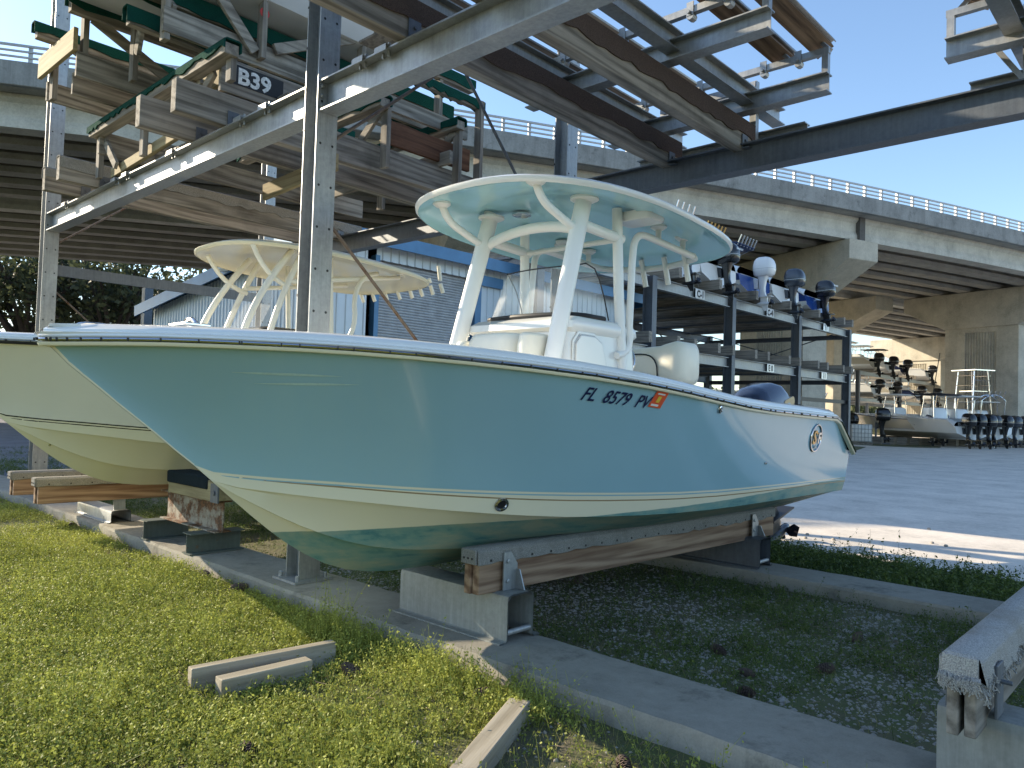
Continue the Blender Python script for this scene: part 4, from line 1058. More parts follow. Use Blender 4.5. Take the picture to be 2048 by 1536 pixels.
for sd in (1, -1):
    x0 = YX + sd * .42
    for ya, yb_, r in ((3.45, 4.0, .032), (3.72, 4.12, .030)):
        pipe('hardtop_leg', arc3((x0 + sd*.06, ya, 1.86), (x0 + sd*.04, ya + .12, 2.35), (x0, yb_, 2.87), 8), r, m_creamtube, par=yb)
    pipe('hardtop_leg', arc3((x0 + sd*.05, 4.55, 1.9), (x0 + sd*.16, 4.72, 2.1), (x0 + sd*.10, 4.70, 2.4), 6) + arc3((x0 + sd*.08, 4.72, 2.50), (x0 + sd*.08, 4.76, 2.74), (x0 + sd*.08, 5.0, 2.78), 5), .026, m_creamtube, par=yb)
    pipe('hardtop_leg', [(x0, 4.5, 1.95), (x0, 4.45, 2.87)], .026, m_creamtube, par=yb)
    pipe('front_brace', arc3((x0, 3.98, 2.5), (x0 + sd*.02, 3.7, 2.56), (x0 + sd*.05, 3.55, 2.85), 6), .024, m_creamtube, par=yb)
    pipe('side_rail', [(x0, 3.95, 2.55), (x0 + sd*.08, 5.3, 2.78)], .024, m_creamtube, par=yb)
for i, t in enumerate((-.80, -.6, -.38, -.16, .06, .28, .50, .70)):
    b = MB(); x = YX + t; y = 5.82 - .12 * abs(t); lng = .14 if i == 7 else .02
    b.tube([(x, y, 2.76), (x, y + .05, 2.66)], .024, 10); b.tube([(x, y - .0, 2.79), (x, y - .03, 2.82 + lng)], .024, 10); b.build('rod_holder', m_creamtube, yh, smooth=40)
b = MB(); b.lathe([(.10, 0), (.10, -.012), (.07, -.016), (.07, -.006), (.02, -.006)], (YX + .55, 5.35, 2.82), 20); b.build('speaker', m_white, yh, smooth=40)
b = MB(); b.tube(arc3((YX + .12, YY + 1.1, 1.86), (YX + .12, YY + 1.14, 1.98), (YX + .12, YY + 1.3, 1.975), 5) + arc3((YX + .12, YY + 1.42, 1.97), (YX + .12, YY + 1.5, 1.96), (YX + .12, YY + 1.55, 1.85), 5), .014, 8); b.build('bow_cleat', m_chrome, yb, smooth=40)
b = MB(); p, n = on_hull(1.05, .99, .0); c0 = Vector((YX + .03, YY + 1.03, .86 + .16))
b.tube([c0 + Vector((.03 + .035 * math.sin(a), 0, -.045 + .045 * math.cos(a))) for a in [i * math.pi * 2 / 16 for i in range(17)]], .009, 8); b.lathe([(.014, -.02), (.014, .02)], (c0.x - .0, c0.y, c0.z), 8, 0, 'Y'); b.build('bow_eye', m_chrome, yb, smooth=40)

# ------------------------------------------------------------------ metal shed
m_shedw = mat('pale_blue_siding', (0.52, 0.60, 0.66), .45, .1, .08, 1.2); m_shedr = mat('blue_roof_metal', (0.055, 0.16, 0.30), .4, .2, .12, 3); m_door = steel('roller_door_metal', (.36, .38, .40), 0, .5, .3, False)
shed = thing('metal_shed', 'pale blue corrugated metal shed with blue roof trim and a grey roller door', 'shed', (-15, 12, 0))
XW, YG, YE = -11.7, 7.5, 17.4; ZE = 4.42; XL, ZL = -18.95, 3.50
def corr(p0, p1, zt, pitch, nrm, z0=0.0):
    """vertical corrugated sheet from p0 to p1 (xy); zt(t) gives the top"""
    p0 = Vector(p0); p1 = Vector(p1); L = (p1 - p0).length; d = (p1 - p0) / L; nn = Vector(nrm); b = MB(); lo, hi = [], []
    k = int(L / pitch)
    for i in range(k):
        for u, o_ in ((0, 0), (.62, 0), (.70, .022), (.90, .022), (.98, 0)):
            s_ = (i + u) * pitch; q = p0 + d * s_ + nn * o_; lo.append((q.x, q.y, z0)); hi.append((q.x, q.y, zt(s_ / L)))
    b.loft([lo, hi], 0, False); return b
b = corr((XW, YG), (XW, 8.70), lambda t: ZE, .2, (1, 0)); b.build('wall', m_shedw, shed)
b = corr((XW, 8.70), (XW, 11.36), lambda t: ZE, .2, (1, 0), 4.12); b.build('wall', m_shedw, shed)
b = corr((XW, 11.36), (XW, YE), lambda t: ZE, .2, (1, 0)); b.build('wall', m_shedw, shed)
b = corr((XL, YG), (XW, YG), lambda t: ZL + (ZE - ZL) * t, .145, (0, -1)); b.build('wall', m_shedw, shed)
b = corr((XL, YG), (XL, YE), lambda t: ZL, .2, (-1, 0)); b.build('wall', m_shedw, shed); b = corr((XL, YE), (XW, YE), lambda t: ZL + (ZE - ZL) * t, .2, (0, 1)); b.build('wall', m_shedw, shed)
b = MB(); dxr = XW + .35 - (XL - .3); sl_ = (ZE - ZL) / (XW - XL)
def rz_(x): return ZL + (x - XL) * sl_ + .06
R_ = []
for i in range(34):
    y = YG - .3 + (YE - YG + .6) * i / 33
    for o_ in ((0, 0), (.10, .03), (.16, .0)):
        R_.append([(XL - .3, y + o_[0], rz_(XL - .3) + o_[1]), (XW + .3, y + o_[0], rz_(XW + .3) + o_[1])])
b.loft(R_, 0, False); b.build('roof', m_shedr, shed)
b = MB()
for y in (YG - .32, YE + .32): b.extr([(-.02, -.20), (.02, -.20), (.02, .05), (-.02, .05)], (XL - .32, y, rz_(XL - .32)), (XW + .32, y, rz_(XW + .32)), 0)
b.box((XW + .30, YG - .32, rz_(XW + .3) - .20), (XW + .34, YE + .32, rz_(XW + .3) + .045)); b.build('roof_trim', m_shedr, shed)
b = MB(); n = 76; R_ = []
for i in range(n * 3 + 1):
    z = 4.14 * i / (n * 3); R_.append([(XW - .10 + (.014 if i % 3 == 1 else 0), 8.74, z), (XW - .10 + (.014 if i % 3 == 1 else 0), 11.32, z)])
b.loft(R_, 0, False); b.build('roller_door', m_door, shed)
for A_, B_ in (((XW - .12, 8.66, 0), (XW + .035, 8.76, 4.20)), ((XW - .12, 11.30, 0), (XW + .05, 11.48, 3.99)), ((XW + .02, 11.2, 4.0), (XW + .10, 12.1, 4.22))):
    b = MB(); b.box(A_, B_); b.build('door_frame', m_shedr, shed)
b = MB(); b.tube([(-14.62, YG - .03, 4.30), (-14.62, YG - .34, 4.33)], .02, 8); b.lathe([(.06, .22), (.07, .20), (.10, .10), (.16, .04), (.15, .0)], (-14.62, YG - .38, 4.10), 14); b.lathe([(.11, -.0), (.12, -.12), (.09, -.16), (.02, -.17)], (-14.62, YG - .38, 4.10), 14, 1); b.build('wall_lamp', [m_galvl, m_pale], shed, smooth=40)
b = MB(); b.box((XW + .02, 14.2, 3.55), (XW + .10, 14.36, 3.8)); b.build('meter_box', m_galvl, shed, bevel=.01)

# ------------------------------------------------------------------ overpass
edge = [onz(px, py, 11.6) for px, py in ((0,118),(880,240),(1150,283),(1345,322),(1500,345),(1600,368),(1755,398),(1900,430),(2048,462))]
er = np.array([p.x * RT.x + p.y * RT.y for p in edge]); ef = np.array([p.x * FW.x + p.y * FW.y for p in edge])
QA = np.polyfit(er, ef, 2)
def ecurve(r, d, z):
    f = QA[0]*r*r + QA[1]*r + QA[2]; sl = 2*QA[0]*r + QA[1]; l = math.hypot(1, sl)
    return rf(r - d * sl / l, f + d / l, z)
RS = [-48 + 2.5 * i for i in range(60)]
m_rail = steel('bridge_rail', (.42, .43, .44), 0, .5, .3)
m_jt = concrete('dark_joint_concrete', (.13, .125, .12), .5)
def bridge(label, d0, d1, piers, railing, ng, pd):
    t = thing('overpass_bridge', label, 'bridge', tuple(ecurve(10, (d0+d1)/2, 0)), 0, 'concrete overpass spans')
    def lof(name, prof, m, smooth=0, joint=None):
        b = MB(); b.loft([[ecurve(r, d, z) for d, z in prof] for r in RS], 0, True, (True, True)); return b.build(name, m, t, smooth=smooth)
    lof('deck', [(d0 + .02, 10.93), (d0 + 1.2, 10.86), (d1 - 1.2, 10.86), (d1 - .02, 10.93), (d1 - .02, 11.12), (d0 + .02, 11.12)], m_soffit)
    for a, s_ in ((d0, 1), (d1, -1)):
        lof('parapet', [(a, 10.86), (a + s_*.03, 10.84), (a + s_*.34, 10.9), (a + s_*.30, 11.55), (a + s_*.24, 11.6), (a + s_*.02, 11.6), (a, 11.57)], m_bridged)
    for i in range(ng):
        d = d0 + 1.25 + (d1 - d0 - 2.5) * i / (ng - 1)
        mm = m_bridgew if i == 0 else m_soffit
        lof('girder', [(d - .36, 9.80), (d + .36, 9.80), (d + .36, 10.02), (d + .12, 10.2), (d + .12, 10.62), (d + .42, 10.75), (d + .42, 10.87), (d - .42, 10.87), (d - .42, 10.75), (d - .12 - (.16 if i == 0 else 0), 10.62), (d - .12 - (.16 if i == 0 else 0), 10.2), (d - .36, 10.02)], mm)
    if railing:
        a = d0 + .14; b = MB()
        for z, h in ((12.14, .07), (11.96, .05), (11.78, .05)):
            b.loft([[ecurve(r, a + x, z + y) for x, y in ((-.035, -h/2), (.035, -h/2), (.035, h/2), (-.035, h/2))] for r in RS], 0, True, (True, True))
        rl = b.build('railing', m_rail, t)
        r = -30.0; k = 0
        while r < 62 and k < 95:
            b = MB(); p = ecurve(r, a, 11.58); q = ecurve(r + .09, a, 11.58); u = (q - p)
            b.add([p, q, q + (ecurve(r, a + .12, 11.58) - p), p + (ecurve(r, a + .12, 11.58) - p)] + [v + Vector((0, 0, .59)) for v in (p, q, q + (ecurve(r, a + .12, 11.58) - p), p + (ecurve(r, a + .12, 11.58) - p))], [(0,1,2,3),(4,5,6,7),(0,1,5,4),(1,2,6,5),(2,3,7,6),(3,0,4,7)])
            b.build('rail_post', m_rail, rl); k += 1
            r += .98
    if railing:
        for r0 in (16.6, 33.2):
            b = MB(); P_ = [ecurve(r0 + a, d0 + 1.25 - .50 + .0, z) for a in (-.16, .16) for z in (9.79, 10.87)]; Q_ = [ecurve(r0 + a, d0 + 1.25 - .2, z) for a in (-.16, .16) for z in (9.79, 10.87)]
            b.add(P_ + Q_, [(0,1,3,2),(4,5,7,6),(0,1,5,4),(2,3,7,6),(0,2,6,4),(1,3,7,5)]); b.build('expansion_joint', m_jt, t)
    for r0, pd, hl in piers:
        o0 = ecurve(r0, pd, 0); A = (ecurve(r0, pd + 1, 0) - o0).normalized(); B = Vector((A.y, -A.x, 0))
        def PT(u, v, z): return o0 + A * u + B * v + Vector((0, 0, z))
        b = MB(); hw = 2.25; th = .8
        rb = [(-hw, -th), (hw, -th), (hw, th), (-hw, th)]
        # fluted recess on the two broad faces
        ring0 = []
        def face(sgn):
            P = [(-hw, sgn*th), (-.95, sgn*th), (-.95, sgn*(th-.12))]
            nfl = 11
            for i in range(nfl):
                x0 = -.95 + 1.9 * i / nfl; w_ = 1.9 / nfl
                P += [(x0 + w_*.2, sgn*(th-.12)), (x0 + w_*.3, sgn*(th-.05)), (x0 + w_*.7, sgn*(th-.05)), (x0 + w_*.8, sgn*(th-.12))]
            P += [(.95, sgn*(th-.12)), (.95, sgn*th), (hw, sgn*th)]
            return P
        pr_ = face(-1) + list(reversed(face(1)))
        b.loft([[PT(u, v, z) for u, v in pr_] for z in (-.2, 7.15)], 0, True, (True, True))
        b.loft([[PT(u, v, z) for u, v in rb] for z in (7.1502, 7.6)], 0, True, (True, True))
        po = b.build('pier', m_pier, t)
        c = MB()
        prof = [(-hl, 9.78), (hl, 9.78), (hl, 8.85), (hw + .02, 7.45), (-hw - .02, 7.45), (-hl, 8.85)]
        c.loft([[PT(u, v, z) for u, z in prof] for v in (-.95, .95)], 0, True, (True, True))
        c.build('pier_cap', m_pier, po, bevel=.04)
    return t
bridge('near concrete overpass with steel railing crossing behind the racks', 0.0, 11.6, ((-1.0, 5.75, 5.1), (16.6, 5.75, 5.1), (33.2, 5.75, 5.1)), True, 6, 5.75)
bridge('second concrete overpass running behind the near one', 12.0, 27.0, ((30.5, 16.5, 5.6), (55.0, 23.5, 4.9)), False, 7, 17.0)

# ------------------------------------------------------------------ trees behind the overpass
m_bark = mat('tree_bark', (.06, .048, .038), .95, 0, .3, 8, 0, .6, 12)
def leafmat(name, a, b_):
    m, nt, b = _new(name)
    oi = N(nt, 'ShaderNodeTexNoise'); oi.inputs['Scale'].default_value = 1.4; oi.inputs['Detail'].default_value = 4
    nt.links.new(objco(nt), oi.inputs['Vector'])
    g = N(nt, 'ShaderNodeNewGeometry'); 
    k = math_(nt, 'ADD', math_(nt, 'MULTIPLY', oi.outputs['Fac'], .6), math_(nt, 'MULTIPLY', g.outputs['Random Per Island'], .4))
    col = ramp(nt, k, [(.3, a), (.7, b_)]); nt.links.new(col, b.inputs['Base Color'])
    b.inputs['Roughness'].default_value = .6; b.inputs['Specular IOR Level'].default_value = .3
    tr = N(nt, 'ShaderNodeBsdfTranslucent'); nt.links.new(col, tr.inputs[0])
    mx = N(nt, 'ShaderNodeMixShader'); mx.inputs[0].default_value = .35
    nt.links.new(b.outputs[0], mx.inputs[1]); nt.links.new(tr.outputs[0], mx.inputs[2]); nt.links.new(mx.outputs[0], nt.nodes['Material Output'].inputs[0])
    return m
m_leaf = leafmat('oak_leaf', (.035, .048, .022), (.12, .13, .06))
def quads_mesh(name, P, m, parent=None):
    """P: (n,4,3) array of leaf quads"""
    n = len(P); me = bpy.data.meshes.new(name)
    me.vertices.add(n * 4); me.vertices.foreach_set('co', P.reshape(-1).astype(np.float32))
    me.loops.add(n * 4); me.loops.foreach_set('vertex_index', np.arange(n * 4, dtype=np.int32))
    me.polygons.add(n); me.polygons.foreach_set('loop_start', np.arange(0, n * 4, 4, dtype=np.int32))
    me.polygons.foreach_set('loop_total', np.full(n, 4, dtype=np.int32))
    me.update(calc_edges=True); me.materials.append(m)
    o = bpy.data.objects.new(name, me); COL.objects.link(o)
    if parent is not None: o.parent = parent
    return o
def leafquads(C, size, g, up=0.0):
    n = len(C); a = g.normal(size=(n, 3)); a[:, 2] += up; a /= np.linalg.norm(a, axis=1)[:, None]
    b_ = g.normal(size=(n, 3)); b_ -= a * (a * b_).sum(1)[:, None]; b_ /= np.linalg.norm(b_, axis=1)[:, None]
    c = np.cross(a, b_); s_ = (size * g.uniform(.6, 1.4, n))[:, None]
    return np.stack([C - b_*s_, C + c*s_*.55 - b_*s_*.1, C + b_*s_, C - c*s_*.55 - b_*s_*.1], 1)
def tree(label, loc, H, Rr, n, seed, size=.22, m=m_leaf):
    t = thing('oak_tree', label, 'tree', tuple(loc), 0, 'oak trees beyond the overpass'); g = np.random.default_rng(seed); r = random.Random(seed)
    b = MB(); tips = []
    b.tube([(0, 0, -.2), (.1, .05, H*.2), (.0, .1, H*.38)], [H*.035, H*.028, H*.02], 9)
    for i in range(12):
        a = 2*math.pi*i/12 + r.uniform(-.3, .3); e = r.uniform(.15, 1.0); L = Rr * r.uniform(.7, 1.05)
        p0 = Vector((0, .1, H * r.uniform(.22, .38))); p2 = Vector((math.cos(a)*L*math.cos(e*.8), math.sin(a)*L*math.cos(e*.8), H*.38 + math.sin(e)*H*.5)); p1 = (p0 + p2)/2 + Vector((0, 0, .6))
        b.tube([p0, p1, p2], [H*.013, H*.009, H*.003], 6); tips += [p1, p2, (p1+p2)/2, p2*.8 + p1*.2]
        for k in range(2):
            q = p1 + Vector((r.uniform(-1, 1), r.uniform(-1, 1), r.uniform(-.2, 1))) * Rr * .4; b.tube([p1, q], [H*.006, H*.002], 5); tips.append(q)
    b.build('trunk', m_bark, t, smooth=60, local=True)
    tp = np.array([tuple(v) for v in tips]); idx = g.integers(0, len(tp), n); C = tp[idx] + g.normal(size=(n, 3)) * np.array([.16, .16, .11]) * Rr * (0.5 + g.random((len(tp), 1))[idx])
    o = quads_mesh('crown', leafquads(C, size, g), m, t)
    return t
for i, (px, D, H, Rr) in enumerate(((-60, 62, 12, 5.5), (40, 60, 11.5, 5.5), (130, 66, 12.5, 6), (215, 60, 10.5, 5.2), (300, 68, 11.5, 5.0))):
    p = ond(px, 800, D); H *= 1.45; Rr *= 1.3; tree(('dark oak at the left edge beyond the overpass', 'dark oak behind the left rack column', 'large dark oak between the left column and the shed', 'dark oak whose crown touches the shed corner', 'dark oak standing behind the shed roof')[i], (p.x, p.y, 0), H, Rr, 3000, 50 + i, .26)
pp_ = ond(290, 700, 21); b = MB(); b.box((pp_.x - .11, pp_.y - .11, 0), (pp_.x + .11, pp_.y + .11, 4.4)); b.box((pp_.x - .2, pp_.y - .2, 0), (pp_.x + .2, pp_.y + .2, .04)); o = b.build('steel_post', m_galvd); tag(o, 'dark steel post standing in front of the trees, left of the shed', 'post')
g_ = np.random.default_rng(5); n = 9000
rr_c = g_.uniform(20, 150, n); ff = 150 + g_.normal(0, 6, n); hz = np.abs(g_.normal(0, 2.2, n)) + .8 * np.sin(rr_c * .35) ** 2 * 2
C = np.stack([RT.x*rr_c + FW.x*ff, RT.y*rr_c + FW.y*ff, hz], 1)
o = quads_mesh('treeline', leafquads(C, .8, g_), m_leaf); tag(o, 'low far treeline beyond the boat yard', 'trees', None, 'stuff')
# ------------------------------------------------------------------ far racks and the boats stored on them
STF = [0,.03,.1,.22,.4,.65,.92,1.21,1.5,1.9,2.4,3.0,3.7,4.5,5.2,5.55]
def m_gel(name, c): return mat(name, c, .16, 0, .03, 2, .4)
G_WH = m_gel('store_white_gelcoat', (.78,.78,.76)); G_BL = m_gel('royal_blue_gelcoat', (.01,.05,.22)); G_NV = m_gel('navy_gelcoat', (.012,.02,.06)); G_TN = m_gel('tan_gelcoat', (.5,.45,.36))
m_cblk = mat('black_cowling', (.016,.017,.02), .2, .1, .1, 3, .5); m_cgry = mat('slate_cowling', (.05,.06,.075), .25, .2, .1, 3, .5); m_cwht = mat('white_cowling', (.78,.78,.77), .2, 0, .03, 3, .4)
m_canvas_b = mat('black_canvas', (.015,.015,.018), .8, 0, .15, 6); m_canvas_n = mat('navy_canvas', (.015,.03,.09), .8, 0, .15, 6); m_canvas_w = mat('white_top', (.75,.74,.70), .4, 0, .05, 4)
m_tube = m_chrome
PLABEL = {}
def store_boat(name, label, cat, group, hull_m, stripe_m, cowl, leg, top, X, Y, Z, k=1.0, motors=(0,), ttop='t', tilt=0.0, rz=-math.pi/2, bottom=None, text=None, hold=True, MK=1.0):
    t = thing(name, label, cat, (0, 0, 0), 0, group)
    build_hull(t, [hull_m, bottom or G_WH, stripe_m, stripe_m], 0, 0, -.385, STF)
    b = MB()
    for sd in (1, -1):
        sweep(b, gun_path(sd, 0, 0, -.385, 0, 0, [0,.03,.1,.24,.46,.8,1.25,1.8,2.6,3.4,4.2,5.2,5.5]), [(sd*a, u) for a, u in [(-.01,-.02),(.03,-.02),(.035,.02),(-.01,.03)]], 0)
    b.build('rub_rail', stripe_m, t, smooth=40, local=True)
    build_deck(t, 0, 0, -.385, G_WH)
    if ttop:
        c = MB(); c.loft([[(x, 3.4 + y, z) for x, y in rr(hw, hd, .1, 4)] for hw, hd, z in ((.42,.5,.35),(.42,.5,1.45),(.40,.42,1.62),(.3,.3,1.66))], 0, True, (True, True)); co_ = c.build('console', G_WH, t, smooth=45, local=True)
        g2 = MB(); g2.loft([[(x, 3.0, 1.62) for x in (-.36, 0, .36)], [(x * .9, 3.2, 2.05) for x in (-.36, 0, .36)]], 0, False); g2.build('windshield', mg, co_, local=True)
    if ttop == 't':
        c = MB(); c.loft([[(x, 3.55 + y, z) for x, y in rr(hw, hd, .25, 5)] for hw, hd, z in ((.80,.98,2.30),(.84,1.02,2.32),(.82,1.0,2.36),(.5,.6,2.40))], 0, True, (True, True)); to = c.build('t_top', top, t, smooth=50, local=True)
        f = MB()
        for sd in (1, -1):
            f.tube([(sd*.43, 2.95, 1.1), (sd*.40, 3.2, 2.30)], .022, 6); f.tube([(sd*.43, 3.9, .6), (sd*.40, 3.8, 2.30)], .022, 6); f.tube([(sd*.42, 3.1, 2.0), (sd*.7, 2.75, 2.3)], .018, 6); f.tube([(sd*.42, 3.85, 2.05), (sd*.7, 4.35, 2.3)], .018, 6); f.tube([(sd*.41, 3.12, 2.0), (sd*.41, 3.85, 2.02)], .018, 6)
        f.build('t_top_frame', m_tube, t, smooth=40, local=True)
        if hold:
            for i in range(6):
                f = MB(); x = -.6 + 1.2 * i / 5; f.tube([(x, 4.5, 2.28), (x, 4.66, 2.62)], .03, 7); f.build('rod_holder', m_tube if top is not m_canvas_w else m_gold, to, smooth=40, local=True)
    if ttop == 'arch':
        for yo in (0, .5):
            f = MB(); f.tube([(-.85, 4.0 + yo, 1.1)] + arc3((-.82, 4.1 + yo, 2.2), (0, 4.2 + yo, 2.85), (.82, 4.1 + yo, 2.2), 8) + [(.85, 4.0 + yo, 1.1)], .035, 8); f.build('tower_arch', m_tube, t, smooth=40, local=True)
        f = MB(); f.loft([[(x, 3.6 + y, z) for x, y in rr(.8, .8, .2, 4)] for z in (2.1, 2.14)], 0, True, (True, True)); f.build('canvas_top', top, t, local=True)
        for i in range(4):
            f = MB(); f.tube([(-.5 + .33 * i, 4.75, 2.3), (-.5 + .33 * i, 4.9, 2.75)], .03, 7); f.build('rod_holder', m_tube, t, smooth=40, local=True)
    for mx in motors:
        mo = outboard(t, cowl, leg, MK, tilt, (mx, 6.06, .58), detail=True)
        if text:
            q = MB(); vs, fs = text_mesh(text, .10, .15, 0, .001); q.add([(mx + x - .22, 6.06 + MK * .71, .58 + MK * .56 + y) for x, y, z in vs], fs)
            q.build('cowling_lettering', G_WH, mo, local=True)
    t.location = (X - 6.0 * k * math.sin(-rz) if False else X, Y, Z); t.scale = (k, k, k); t.rotation_euler = (0, 0, rz)
    # local +y (stern) maps to world +x for rz=-90: put the stern (y=6) at X
    d = Vector((math.cos(rz + math.pi/2), math.sin(rz + math.pi/2))) * 6.0 * k
    t.location = (X - d.x, Y - d.y, Z)
    return t

# rack across the lane: frames at x=-11 and x=-16.5
def far_rack(name, label, xf, xb, ys, zs, m, zc, boards, tags=None, low=None):
    t = thing(name, label, 'boat rack', (xf, ys[0], 0), 0, 'multi level boat racks across the lot')
    for x in (xf, xb):
        for y in ys:
            b = MB(); b.ibeam((x, y, 0), (x, y, zc), .30, .22, .02, .015, 0, (1, 0, 0)); b.box((x-.2, y-.2, 0), (x+.2, y+.2, .03)); b.build('column', m, t)
    for z in zs:
        for x in (xf, xb):
            for ya, yb2 in zip(ys, ys[1:]):
                b = MB(); b.ibeam((x, ya + .16, z - .16), (x, yb2 - .16, z - .16), .30, .16, .02, .012); b.build('beam', m_galv if x == xf else m, t)
        for y in (ys[0], ys[-1]):
            b = MB(); b.ibeam((xf - .12, y, z - .3), (xb + .12, y, z - .3), .18, .12, .015, .012); b.build('cross_beam', m, t)
        k = 0
        for ya, yb2 in zip(ys, ys[1:]):
            n = 2
            for i in range(n):
                yc = ya + (yb2 - ya) * (i + .5) / n
                for dy in (-.45, .45):
                    if boards > 0 and k < 40:
                        b = MB(); b.bar((xf + .5, yc + dy, z + .15), (xb - .3, yc + dy, z + .15), .16, .28); b.build('bunk_board', m_woodX, t); k += 1
                b = MB(); b.bar((xf - .1, yc - .55, z - .05), (xb + .1, yc - .55, z - .05), .30, .06); b.build('deck_plank', m_galvd, t)
    for i, (ya, yb2) in enumerate(zip(ys, ys[1:])):
        if i == len(ys) - 2 or i == 0:
            for x in (xb, xf + 2.6 if False else xb):
                pass
            for (a, c) in (((ya, zs[-1]), (yb2, zs[0])), ((ya, zs[0]), (yb2, zs[-1]))):
                b = MB(); b.tube([(xb, a[0], a[1]), (xb, c[0], c[1])], .025, 6); b.build('brace_rod', m, t)
    for y in (ys[0], ys[-1]):
        for a, c in (((xf, zs[-1]), (xb, zs[0])), ((xf, zs[0]), (xb, zs[-1]))):
            b = MB(); b.tube([(a[0], y, a[1]), (c[0], y, c[1])], .025, 6); b.build('brace_rod', m, t)
    for txt, y, z in tags or []:
        b = MB(); b.box((xf + .082, y - .26, z - .29), (xf + .088, y + .26, z - .03)); q = b.build('number_panel', G_WH, t)
        b = MB(); vs, fs = text_mesh(txt, .27, 0, 0, .012); w_ = max(v[0] for v in vs); b.add([(xf + .092, y - w_/2 + x, z - .255 + yy) for x, yy, zz in vs], fs); b.build('number_lettering', m_black, q)
    return t
ZT = 5.0
yst = [onz(px, py, ZT) for px, py in ((1292, 553), (1470, 595), (1597, 632), (1690, 660))]
XF = sum(p.x for p in yst) / 4; YSF = [p.y for p in yst]
def ytag(px): return onx(px, 800, XF).y
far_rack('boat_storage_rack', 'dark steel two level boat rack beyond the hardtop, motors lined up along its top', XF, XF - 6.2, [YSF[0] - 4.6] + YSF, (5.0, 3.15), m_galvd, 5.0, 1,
    [('C-1', ytag(1390), 5.0), ('C-4', ytag(1532), 5.0), ('11', ytag(1645), 5.0), ('E 0', ytag(1535), 3.15), ('11', ytag(1643), 3.15)])
b = MB(); b.bar((XF, YSF[2], 2.05), (XF, YSF[3], 2.05), .1, .14); o = b.build('low_beam', m_black); tag(o, 'black steel beam spanning the last bay of the two level rack', 'beam')
GT = 'boats stored on the two level rack'
def fy(px, py): return onx(px, py, XF + .9).y
sb = [
 ('white boat with a black motor, half hidden behind the seafoam hardtop', G_WH, G_NV, m_cblk, m_cblk, m_canvas_b, 1376, 't', 0),
 ('white boat with a big black motor and chrome tower arches on the rack', G_WH, G_WH, m_cblk, m_cblk, m_canvas_b, 1452, 'arch', .06),
 ('royal blue boat with a white motor on the top of the rack', G_BL, G_WH, m_cwht, m_cwht, m_canvas_w, 1523, 't', 0),
 ('white boat with navy stripe, navy bimini and a slate motor on the rack', G_WH, G_NV, m_cgry, m_cgry, m_canvas_n, 1583, 't', 0),
 ('royal blue boat with a black motor at the right end of the rack top', G_BL, G_WH, m_cblk, m_cblk, m_canvas_b, 1645, None, .05)]
for i, (lb, hm, sm, cw, lg, tp, px, tt, ti) in enumerate(sb):
    store_boat('stored_boat', lb, 'boat', GT, hm, sm, cw, lg, tp, XF + .15, fy(px + 31, 560), 5.12, 1.0, (0,), tt, ti, MK=.88, text='YAMAHA' if i in (1, 4) else None, bottom=G_WH)
# a boat seen bow-on-right on the next rack
p = ond(1440, 735, 52); p2 = p
r2 = far_rack('boat_storage_rack', 'distant boat rack seen through the two level rack', XF - 14.5, XF - 21, [16, 21.5, 27, 32.5, 38], (5.2, 3.0), m_galvd, 5.2, 1)
store_boat('stored_boat', 'white boat with black top, bow to the right, seen through the two level rack', 'boat', None, G_WH, G_WH, m_cblk, m_cblk, m_canvas_b, XF - 19.5, ond(1440, 700, 38).y, 3.3, 1.05, (0,), 't', 0, math.pi/2)
store_boat('stored_boat', 'white boat with pale hardtop, left of the black topped one through the rack', 'boat', None, G_WH, G_TN, m_cblk, m_cblk, m_canvas_w, XF - 19.5, ond(1372, 700, 38).y, 3.3, 1.05, (0,), 't', 0, math.pi/2)
# far rack between the piers
XG = -20.6
yg = [onx(px, 745, XG).y for px in (1716, 1800, 1866, 1919)]
far_rack('boat_storage_rack', 'far two level boat rack in the sun between the overpass piers', XG, XG - 6.2, yg, (5.25, 3.15), m_galvd, 5.25, 1)
GF = 'boats on the far rack between the piers'
lbs = ['leftmost', 'second', 'third', 'fourth', 'fifth', 'last']
spec = [(1738, G_TN, m_canvas_w), (1768, G_WH, m_canvas_w), (1797, G_NV, m_canvas_b), (1848, G_WH, None), (1893, G_TN, m_canvas_w), (1912, G_WH, None)]
for i, (px, hm, tp) in enumerate(spec):
    store_boat('stored_boat', '%s boat from the left on the upper level of the far sunlit rack' % lbs[i], 'boat', GF, hm, G_WH, m_cblk if i != 5 else m_cwht, m_cblk if i != 5 else m_cwht, tp or m_canvas_w, XG + .4, onx(px, 740, XG).y, 5.38, 1.0, (0,), 't' if tp else None, 0, hold=False)
for i, px in enumerate((1740, 1776, 1826, 1858, 1882)):
    store_boat('stored_boat', '%s boat from the left on the lower level of the far sunlit rack' % lbs[i], 'boat', GF, (G_WH, G_TN, G_NV, G_WH, G_WH)[i], G_WH, m_cblk, m_cblk, (m_canvas_w, m_canvas_b, m_canvas_n, m_canvas_w, m_canvas_w)[i], XG + .4, onx(px, 790, XG).y, 3.28, 1.0, (0,), ('arch', 't', 't', 't', None)[i], 0, hold=False)
